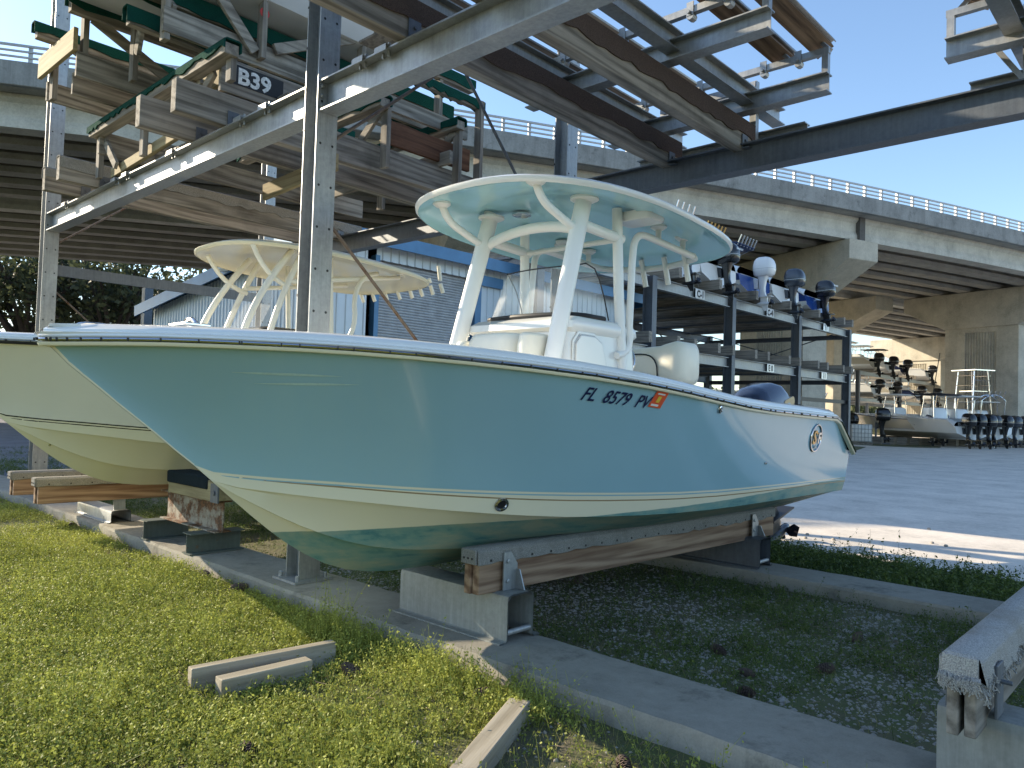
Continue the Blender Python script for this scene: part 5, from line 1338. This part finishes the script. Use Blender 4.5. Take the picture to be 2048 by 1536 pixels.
# boats standing on blocks along the far side of the lot
GB = 'big boats on blocks along the far side of the lot'
row = [((24.0, 43.2), G_WH, m_cgry, (-.36, .36), 't', m_canvas_w, 'large pale boat on blocks showing its long side, twin slate motors'), ((24.6, 40.3), G_WH, m_cblk, (-.62, 0, .62), 't', m_canvas_b, 'white boat on blocks with three black motors and a black top'),
       ((27.0, 42.3), G_WH, m_cblk, (-.38, .38), 't', m_canvas_w, 'white boat on blocks with twin black motors beside the tall tower boat'), ((29.4, 44.2), G_WH, m_cgry, (-.36, .36), 'arch', m_canvas_w, 'white boat on blocks with a tall tower at the right edge')]
for i, (q, hm, cw, mt, tt, tp, lb) in enumerate(row):
    p = rf(*q); rzb = -math.pi/2 - (.50 if i == 0 else .58)
    store_boat('large_boat', lb, 'boat', GB, G_TN if i == 0 else hm, G_NV if i == 0 else G_WH, cw, cw, tp, p.x, p.y, .45, 1.05, mt, tt, 0, rzb, G_WH, hold=False, MK=.92)
    dB = Vector((math.sin(rzb), -math.cos(rzb), 0)); sB = Vector((-dB.y, dB.x, 0))
    if i in (1, 3):
        f = MB(); o0 = Vector((p.x, p.y, 0)) + dB * 3.0
        if i == 3:
            for sd in (1, -1):
                for u in (-.6, .6): f.tube([o0 + sB*sd*.75 + dB*u*1.2 + Vector((0, 0, 1.5)), o0 + sB*sd*.5 + dB*u + Vector((0, 0, 4.6))], .035, 6)
                for z in (2.2, 3.0, 3.7, 4.3): f.tube([o0 + sB*sd*.6 - dB*.7 + Vector((0, 0, z)), o0 + sB*sd*.6 + dB*.7 + Vector((0, 0, z))], .025, 6)
            for z in (2.6, 3.3, 4.0): f.tube([o0 - sB*.6 - dB*.65 + Vector((0, 0, z)), o0 + sB*.6 - dB*.65 + Vector((0, 0, z))], .025, 6)
            for z, m_ in ((4.6, .75), (3.3, .5)): f.add([o0 + sB*a*m_ + dB*c_*m_*1.2 + Vector((0, 0, z + h)) for h in (0, .06) for a, c_ in ((-1,-1),(1,-1),(1,1),(-1,1))], [(0,1,2,3),(4,5,6,7),(0,1,5,4),(1,2,6,5),(2,3,7,6),(3,0,4,7)])
            o = f.build('lookout_tower', m_tube, None, smooth=40); tag(o, 'tall chrome lookout tower rising from the rightmost boat', 'tower')
        else:
            f.tube([o0 + Vector((0, 0, 2.0)), o0 + sB*.5 - dB*1.2 + Vector((0, 0, 5.2))], .022, 6); o = f.build('outrigger_pole', m_black, None); tag(o, 'thin dark outrigger pole leaning above the triple motor boat', 'pole')
for i in range(15):
    qb = rf(19.6 + .78 * i, 43.4 + .12 * i); y = qb.y; b = MB(); x = qb.x
    for dz in (0, .21): b.box((x - .3, y - .45 + dz * .2, dz), (x + .3, y + .45 - dz * .2, dz + .20))
    o = b.build('timber_block', m_woodX, bevel=.01); tag(o, 'stacked timber blocking under the row of big boats on the far lot', 'block', 'timber blocking under the big boats')
# foreground end of the lot: tote, spare motor, scrap boards
tp_ = onz(1722, 889, 0); tt = thing('liquid_tote', 'white plastic liquid tote in a wire cage on the grass island', 'tote', (tp_.x, tp_.y, 0))
b = MB(); ta = rad(20); ca, sa = math.cos(ta), math.sin(ta)
def TT(x, y, z): return (tp_.x + ca*x - sa*y, tp_.y + sa*x + ca*y, z)
b.loft([[TT(x, y, z) for x, y in rr(.50*k, .58*k, .08, 4)] for z, k in ((.16, .97), (.2, 1), (1.05, 1), (1.12, .95))], 0, True, (True, True)); b.build('bottle', m_canvas_w, tt, smooth=40)
b = MB()
for i in range(7):
    for s_ in (-1, 1):
        b.tube([TT(-.5 + i/6, s_*.6, .14), TT(-.5 + i/6, s_*.6, 1.12)], .011, 5); b.tube([TT(s_*.52, -.58 + 1.16*i/6, .14), TT(s_*.52, -.58 + 1.16*i/6, 1.12)], .011, 5)
for z in (.2, .42, .64, .86, 1.1): b.tube([TT(-.52, -.6, z), TT(.52, -.6, z), TT(.52, .6, z), TT(-.52, .6, z), TT(-.52, -.6, z)], .011, 5)
b.build('wire_cage', m_galv, tt, smooth=40); b = MB()
for y in (-.5, 0, .5): b.add([TT(-.55, y-.06, 0), TT(.55, y-.06, 0), TT(.55, y+.06, 0), TT(-.55, y+.06, 0), TT(-.55, y-.06, .13), TT(.55, y-.06, .13), TT(.55, y+.06, .13), TT(-.55, y+.06, .13)], [(0,1,2,3),(4,5,6,7),(0,1,5,4),(1,2,6,5),(2,3,7,6),(3,0,4,7)])
b.build('pallet_base', m_woodX, tt)
mp_ = onz(1757, 888, 0); sm_ = thing('spare_outboard', 'black spare outboard motor standing upright beside the white tote', 'outboard motor', (mp_.x, mp_.y, 0), rad(-75))
outboard(sm_, m_cblk, m_cblk, 1.05, 0, (0, -.1, 1.20), 'motor_unit'); b = MB(); b.box((-.3, -.2, 0), (.3, -.08, .12)); b.box((-.05, -.2, .1), (.05, -.1, 1.22)); b.box((-.3, -.15, .0), (-.2, .6, .08)); b.box((.2, -.15, .0), (.3, .6, .08)); b.build('motor_stand', m_galvd, sm_, local=True)
bp = onz(1795, 886, 0); bo = thing('scrap_boards', 'low pile of weathered boards marked D43 beside the spare motor', 'boards', (bp.x, bp.y, 0))
for i, (dz, L) in enumerate(((.02, 1.1), (.24, 1.0), (.45, .9))):
    b = MB(); b.bar((bp.x - RT.x * L, bp.y - RT.y * L, dz + .1), (bp.x + RT.x * L * .8, bp.y + RT.y * L * .8, dz + .1), .5 - .1 * i, .17); b.build('board', m_woodX if i < 2 else m_green_steel, bo)
b = MB(); vs, fs = text_mesh('D43', .24, 0, 0, .012); nx = Vector((RT.x, RT.y, 0)); c0 = Vector((bp.x, bp.y, .14)) - Vector((FW.x, FW.y, 0)) * .26
b.add([c0 + nx * (x - .3) + Vector((0, 0, y)) for x, y, z in vs], fs); b.build('board_number', G_WH, bo)
store_boat('stored_boat', 'white boat with black T-top on the ground behind the white tote', 'boat', None, G_WH, G_WH, m_cblk, m_cblk, m_canvas_b, rf(20.3, 46).x, rf(20.3, 46).y, .35, 1.0, (0,), 't', 0, hold=True)
store_boat('stored_boat', 'pale boat on the ground under the rack behind the blue boat motor', 'boat', None, G_WH, G_NV, m_cblk, m_cblk, m_canvas_w, XF + .2, onx(1560, 830, XF).y, .4, 1.0, (0,), None, 0)
# distant striped shed seen under the rack
ps = ond(1445, 775, 60); sd_ = MB(); u = Vector((RT.x, RT.y, 0)); lo, hi = [], []
for i in range(60):
    for q, d in ((0, 0), (.5, 0), (.55, .12), (.95, .12)):
        v = ps - u * 8 + u * ((i + q) * .27) - Vector((FW.x, FW.y, 0)) * d; lo.append((v.x, v.y, 0)); hi.append((v.x, v.y, 3.4))
sd_.loft([lo, hi], 0, False); bk2 = ps + Vector((FW.x, FW.y, 0)) * 8
for a, b_ in ((-8, 8.2),):
    A = [ps + u * a, ps + u * b_, bk2 + u * b_, bk2 + u * a]
    sd_.add([(q.x, q.y, 3.4) for q in A] + [(q.x, q.y, 0) for q in A], [(0,1,2,3), (1,2,6,5), (2,3,7,6), (3,0,4,7)])
o = sd_.build('metal_building', m_shedw); tag(o, 'distant pale blue ribbed building glimpsed under the two level rack', 'building')
# ------------------------------------------------------------------ ground
def sheet(name, pts, z, m):
    b = MB(); b.add([(x, y, z) for x, y in pts], [tuple(range(len(pts)))]); o = b.build(name, m); o['kind'] = 'structure'; return o
m_soil, nt, b_ = _new('grassy_soil'); c = objco(nt)
k1 = noise(nt, c, .9, 7, .65); k2 = noise(nt, c, 30, 5, .7); k3 = noise(nt, c, 7, 6, .7)
kk = math_(nt, 'ADD', math_(nt, 'MULTIPLY', k1, .5), math_(nt, 'ADD', math_(nt, 'MULTIPLY', k2, .2), math_(nt, 'MULTIPLY', k3, .3)))
nt.links.new(ramp(nt, kk, [(.36, (.17, .14, .10)), (.47, (.12, .115, .06)), (.56, (.09, .12, .035)), (.66, (.16, .18, .06))]), b_.inputs['Base Color']); b_.inputs['Roughness'].default_value = .95; bump(nt, b_, k2, .8, .02)
sheet('ground', [(-900, -900), (900, -900), (900, 900), (-900, 900)], 0.0, m_soil)
sheet('parking_lot', [(-9.4, 7.72), (40, 8.2), (90, 60), (90, 140), (-60, 140), (-60, 62), (-12.8, 40), (-10.4, 30), (-10.4, 17.5), (-9.4, 15)], .004, m_lot)
sheet('gravel_lane', [(-70, 2.2), (-12.9, 3.4), (-11.2, 7.4), (-19.5, 7.4), (-19.5, 20), (-70, 60)], .004, concrete('grey_gravel_surface', (.2, .2, .22), .5))
# ------------------------------------------------------------------ grass, weeds, gravel
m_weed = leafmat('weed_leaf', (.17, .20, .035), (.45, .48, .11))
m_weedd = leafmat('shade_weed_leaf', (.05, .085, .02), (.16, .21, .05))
m_grassb = leafmat('grass_blade', (.10, .13, .035), (.40, .37, .14))
m_stone = mat('pale_pebble', (.33, .31, .28), .9, 0, .35, 60)
g = np.random.default_rng(11)
def vnoise(x, y, s, seed):
    r = np.random.default_rng(seed); T = r.random((64, 64)); u, v = x / s, y / s
    i, j = np.floor(u).astype(int), np.floor(v).astype(int); a, b = u - i, v - j; a = a*a*(3-2*a); b = b*b*(3-2*b)
    q = lambda p, k: T[p % 64, k % 64]
    return (q(i, j)*(1-a) + q(i+1, j)*a)*(1-b) + (q(i, j+1)*(1-a) + q(i+1, j+1)*a)*b
def free(x, y):
    ok = ~((y > 2.70) & (y < 3.30) & (x < 4.3)) & ~((y > 5.82) & (y < 6.40) & (x < 4.3))
    return ok
def visible(x, y, z=0.05, pad=620):
    d = np.stack([x, y, np.full_like(x, z - 1.35)], 1) @ M3.T
    u = 1024 + FPX * d[:, 0] / d[:, 2]; v = 768 + FPX * d[:, 1] / d[:, 2]
    return (d[:, 2] > .25) & (u > -pad) & (u < 2048 + pad) & (v < 1536 + pad * 2.5)
def scatter(n, x0, x1, y0, y1, dens):
    x = g.uniform(x0, x1, n); y = g.uniform(y0, y1, n)
    k = free(x, y) & visible(x, y) & (g.random(n) < dens(x, y)); return x[k], y[k]
def lush(x, y):
    a = vnoise(x, y, .9, 1) * .6 + vnoise(x, y, .28, 2) * .4
    return a
def d_front(x, y):
    a = lush(x, y); dist = np.hypot(x, y)
    base = np.clip((a - .27) * 3.0, .02, 1)
    near_strip = np.clip(1 - np.abs(y - 2.55) / .35, 0, 1) * (x > -4.6)
    bare = ((x > -3.6) & (y > 1.95)) * .62
    return np.clip(base - bare + near_strip * .55, .05, 1) * np.clip(7.0 / (dist + 1.2), .12, 1)
def d_mid(x, y):
    a = lush(x, y); dist = np.hypot(x, y)
    side = np.clip((x + 3.6) / 1.2, 0, 1) * (1 - .75 * np.clip(1 - (y - 3.3) / 1.0, 0, 1))
    left = (x < -4.3) * .8
    return np.clip((a - .30) * 2.0, .02, 1) * np.clip(.10 + .75 * side + left, 0, 1) * np.clip(7.0 / (dist + 1.2), .12, 1)
def d_edge(x, y):
    e = 7.62 + .12 * vnoise(x, y, .5, 9) + .0 * x
    return ((y < e) & (y > 6.34)) * np.clip(.35 + lush(x, y), 0, 1) * .9
def weeds(name, label, xs, ys, hmul, leaf, nl, m):
    n = len(xs); h = (g.gamma(2.2, .016, n) + .012) * hmul(xs, ys)
    C = []; k = nl
    ang = g.uniform(0, 6.283, (n, k)); fr = (np.arange(k) + .5)[None, :] / k
    lean = g.normal(0, .35, (n, 2))
    z = h[:, None] * fr + .004
    rad_ = .012 + .010 * g.random((n, k))
    cx = xs[:, None] + lean[:, :1] * z + np.cos(ang) * rad_; cy = ys[:, None] + lean[:, 1:] * z + np.sin(ang) * rad_
    C = np.stack([cx, cy, z], 2).reshape(-1, 3)
    P = leafquads(C, leaf, g, 1.1)
    # thin stems
    s0 = np.stack([xs, ys, np.zeros(n)], 1); s1 = np.stack([xs + lean[:, 0]*h, ys + lean[:, 1]*h, h], 1); wv = np.stack([np.full(n, RT.x), np.full(n, RT.y), np.zeros(n)], 1) * .0013
    St = np.stack([s0 - wv, s0 + wv, s1 + wv*.5, s1 - wv*.5], 1)
    o = quads_mesh(name, np.concatenate([P, St]), m); tag(o, label, 'weeds', None, 'stuff'); return o
x1_, y1_ = scatter(330000, -22, 2.6, -.6, 2.74, d_front)
tall = lambda x, y: .55 + .75 * vnoise(x, y, .6, 4) + 2.2 * np.clip(1 - np.abs(y - 2.58) / .22, 0, 1) * (x > -3.9) * vnoise(x, y, .22, 6)
weeds('weeds', 'low bright green weeds and clover covering the sunny foreground', x1_, y1_, tall, .0075, 9, m_weed)
x2_, y2_ = scatter(100000, -22, 3.2, 3.26, 5.86, d_mid)
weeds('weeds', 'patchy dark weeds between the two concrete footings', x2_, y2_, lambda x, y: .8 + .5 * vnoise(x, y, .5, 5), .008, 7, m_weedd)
x3_, y3_ = scatter(44000, -9.5, 4.0, 6.34, 8.3, d_edge)
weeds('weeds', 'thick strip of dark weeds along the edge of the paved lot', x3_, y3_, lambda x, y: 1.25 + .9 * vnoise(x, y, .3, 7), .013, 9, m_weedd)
# dry grass blades mixed in
def blades(name, label, n, x0, x1, y0, y1, dens, hm, wd):
    x, y = scatter(n, x0, x1, y0, y1, dens); n = len(x); h = g.gamma(3, hm / 3, n); a = g.uniform(0, 6.283, n); tl = g.normal(0, .7, (n, 2))
    s0 = np.stack([x, y, np.zeros(n)], 1); w_ = np.stack([np.cos(a), np.sin(a), np.zeros(n)], 1) * wd
    s1 = s0 + np.stack([tl[:, 0]*h*.8, tl[:, 1]*h*.8, h], 1)
    P = np.stack([s0 - w_, s0 + w_, s1 + w_*.2, s1 - w_*.2], 1); o = quads_mesh(name, P, m_grassb); tag(o, label, 'grass', None, 'stuff')
blades('grass', 'dry and green grass blades scattered through the foreground weeds', 280000, -20, 2.6, -.6, 2.74, lambda x, y: np.clip(7.0/(np.hypot(x, y)+1.2), .1, 1) * (.25 + .75*vnoise(x, y, .5, 12)), .035, .0014)
blades('grass', 'short grass blades growing between the two concrete footings', 80000, -20, 3.2, 3.26, 5.86, lambda x, y: np.clip(7.0/(np.hypot(x, y)+1.2), .1, 1) * vnoise(x, y, .6, 13) * .8, .03, .0014)
def pebbles(label, n, x0, x1, y0, y1, dens, sz):
    x, y = scatter(n, x0, x1, y0, y1, dens); n = len(x)
    base = np.array([(1,0,0),(-1,0,0),(0,1,0),(0,-1,0),(0,0,1),(0,0,-1)], float); F = [(0,2,4),(2,1,4),(1,3,4),(3,0,4),(2,0,5),(1,2,5),(3,1,5),(0,3,5)]
    s_ = g.gamma(2.5, sz / 2.5, n)[:, None, None]; a = g.uniform(0, 6.283, n); V = base[None] * s_ * g.uniform(.55, 1.2, (n, 6, 1)) * np.array([1, .8, .55])
    c_, q_ = np.cos(a)[:, None], np.sin(a)[:, None]; V = np.stack([V[..., 0]*c_ - V[..., 1]*q_, V[..., 0]*q_ + V[..., 1]*c_, V[..., 2]], 2) + np.stack([x, y, np.zeros(n)], 1)[:, None]
    vs = V.reshape(-1, 3); fs = (np.array(F)[None] + (np.arange(n) * 6)[:, None, None]).reshape(-1, 3)
    me = bpy.data.meshes.new('gravel'); me.vertices.add(len(vs)); me.vertices.foreach_set('co', vs.reshape(-1).astype(np.float32)); me.loops.add(len(fs)*3); me.loops.foreach_set('vertex_index', fs.reshape(-1).astype(np.int32)); me.polygons.add(len(fs)); me.polygons.foreach_set('loop_start', np.arange(0, len(fs)*3, 3, dtype=np.int32)); me.polygons.foreach_set('loop_total', np.full(len(fs), 3, dtype=np.int32)); me.update(calc_edges=True); me.materials.append(m_stone)
    o = bpy.data.objects.new('gravel', me); COL.objects.link(o); tag(o, label, 'gravel', None, 'stuff')
fall = lambda x, y: np.clip(6.0/(np.hypot(x, y)+1), .1, 1)
pebbles('pale gravel and crushed shell between the two footings', 42000, -6, 1.5, 3.26, 5.86, lambda x, y: fall(x, y) * np.clip(1.3 - 1.1*vnoise(x, y, .7, 15), .1, 1), .0085)
pebbles('small pale stones scattered in the foreground weeds and along the footing', 16000, -9, 1.0, .8, 2.74, lambda x, y: fall(x, y) * np.clip(.06 + ((x > -3.7) & (y > 1.9)) * .8 * vnoise(x, y, .4, 16), 0, 1), .009)
pebbles('a few white pebbles lying on the footing and the lot edge', 500, -6, 1.0, .8, 2.74, lambda x, y: 0*x, .008)
for px, py in ((1615, 1069), (1611, 1076), (1667, 1079), (1858, 1058), (1864, 1086), (1892, 1092)):
    p = onz(px, py, .012); b = MB(); r_ = .02; b.loft([[(p.x + r_*k*math.cos(a)*1.2, p.y + r_*k*math.sin(a), .004 + z) for a in [i*6.283/7 for i in range(7)]] for k, z in ((.7, 0), (1, .012), (.6, .024))], 0, True, (True, True)); o = b.build('pebble', m_stone, smooth=60); tag(o, 'small loose stone lying on the sunlit lot edge', 'stone', 'loose stones on the lot edge')
# lumber offcuts
def offcut(label, p, q, w_, h, m=m_lumber):
    p = Vector((p[0], p[1], 0)); q = Vector((q[0], q[1], 0)); L = (q - p).length; t = thing('lumber_offcut', label, 'lumber', tuple((p+q)/2), 0, 'loose lumber in the grass')
    b = MB(); b.bar((-L/2, 0, h/2 - .004), (L/2, 0, h/2 - .004), w_, h); o = b.build('plank', m, t, bevel=.004, local=True); d = q - p; t.rotation_euler = (0, 0, math.atan2(d.y, d.x)); return t
offcut('longer thin grey board lying on edge in the foreground grass', (-3.47, 1.61), (-3.38, 2.33), .055, .115)
offcut('short stubby board lying just in front of the longer one', (-3.31, 1.67), (-3.28, 2.12), .075, .095)
offcut('thick square timber at the bottom of the photograph, pointing at the footing', (-1.74, 1.47), (-2.235, 2.52), .095, .085)
# pine cones
m_cone = mat('pine_cone_scale', (.10, .07, .055), .85, 0, .3, 60)
def cone(px, py, k, tilt, label):
    p = onz(px, py, .03); t = thing('pine_cone', label, 'pine cone', (p.x, p.y, .020 * k), 0, 'pine cones lying on the ground'); b = MB(); r = random.Random(px)
    for i in range(92):
        f = i / 91; a = i * 2.39996; R0 = .028 * k * math.sin(math.pi * (.20 + .74 * f)) ** .8; z = (f - .5) * .10 * k
        d = Vector((math.cos(a), math.sin(a), 0)); s_ = Vector((-d.y, d.x, 0)) * .009 * k; up = Vector((0, 0, 1))
        c = d * R0 + up * z; i0 = d * R0 * .3 + up * (z - .004 * k)
        b.add([i0 - s_*.4, i0 + s_*.4, c + s_ + up*.004*k, c - s_ + up*.004*k, c + d*.004*k + up*.009*k, i0 - s_*.4 - up*.004*k, i0 + s_*.4 - up*.004*k, c + s_ - up*.001*k, c - s_ - up*.001*k], [(0,1,2,3),(3,2,4),(5,6,7,8),(0,3,8,5),(1,2,7,6),(3,4,8),(2,4,7),(8,7,4)])
    b.lathe([(.012*k, -.045*k), (.02*k, 0), (.008*k, .04*k)], (0, 0, 0), 8)
    o = b.build('cone_body', m_cone, t, local=True); o.rotation_euler = (tilt, 0, r.uniform(0, 6)); return t
for i, (px, py, k) in enumerate(((704, 1342, 1.2), (497, 1497, 1.0), (408, 1148, 1.2), (476, 1174, 1.2), (146, 1050, 1.1), (1715, 1272, .95), (1649, 1334, 1.0), (1437, 1296, .95), (1493, 1340, .8), (1491, 1380, .95), (1157, 1158, 1.1), (960, 1385, 1.0), (1250, 1528, 1.0))):
    cone(px, py, k, rad(60 + (i * 37) % 45), ('pine cone at the shadow edge right of the two boards', 'pine cone alone in the sunny grass near the bottom edge', 'pine cone against the footing edge, upper of two', 'pine cone against the footing edge, lower of two', 'pine cone in the far left grass by the footing', 'pine cone farthest right in the shaded weeds', 'pine cone in the shaded weeds right of centre', 'pine cone in the gravel beside the footing, upper left one', 'pine cone in the shaded gravel, middle of three', 'pine cone almost touching the back edge of the footing', 'pine cone under the pine bunk of the blue boat', 'pine cone hidden among tall weeds by the footing', 'pine cone at the bottom edge among the stems')[i])

tc = onz(1730, 886, 0); sheet('grass_island', [(tc.x + RT.x*a*3.4 + FW.x*b_*5.5, tc.y + RT.y*a*3.4 + FW.y*b_*5.5) for a, b_ in [(math.cos(k*.524), math.sin(k*.524)) for k in range(12)]], .010, m_soil)

# dead twigs and pale thatch lying in the grass
tw = MB(); rt_ = random.Random(3)
for i in range(420):
    x = -7 + 6.2 * rt_.random(); y = rt_.choice((rt_.uniform(.9, 2.7), rt_.uniform(1.6, 2.7), rt_.uniform(3.3, 5.8))); L = rt_.uniform(.03, .13); a = rt_.uniform(0, 6.28); z = rt_.uniform(.008, .03)
    tw.tube([(x, y, z), (x + math.cos(a)*L*.5, y + math.sin(a)*L*.5, z + rt_.uniform(-.004, .012)), (x + math.cos(a+.3)*L, y + math.sin(a+.3)*L, max(.004, z + rt_.uniform(-.012, .01)))], rt_.uniform(.0008, .0024), 4)
o = tw.build('twigs', mat('dead_twig', (.24, .18, .12), .9, 0, .4, 20)); tag(o, 'dead twigs and pine needles littering the grass', 'twigs', None, 'stuff')
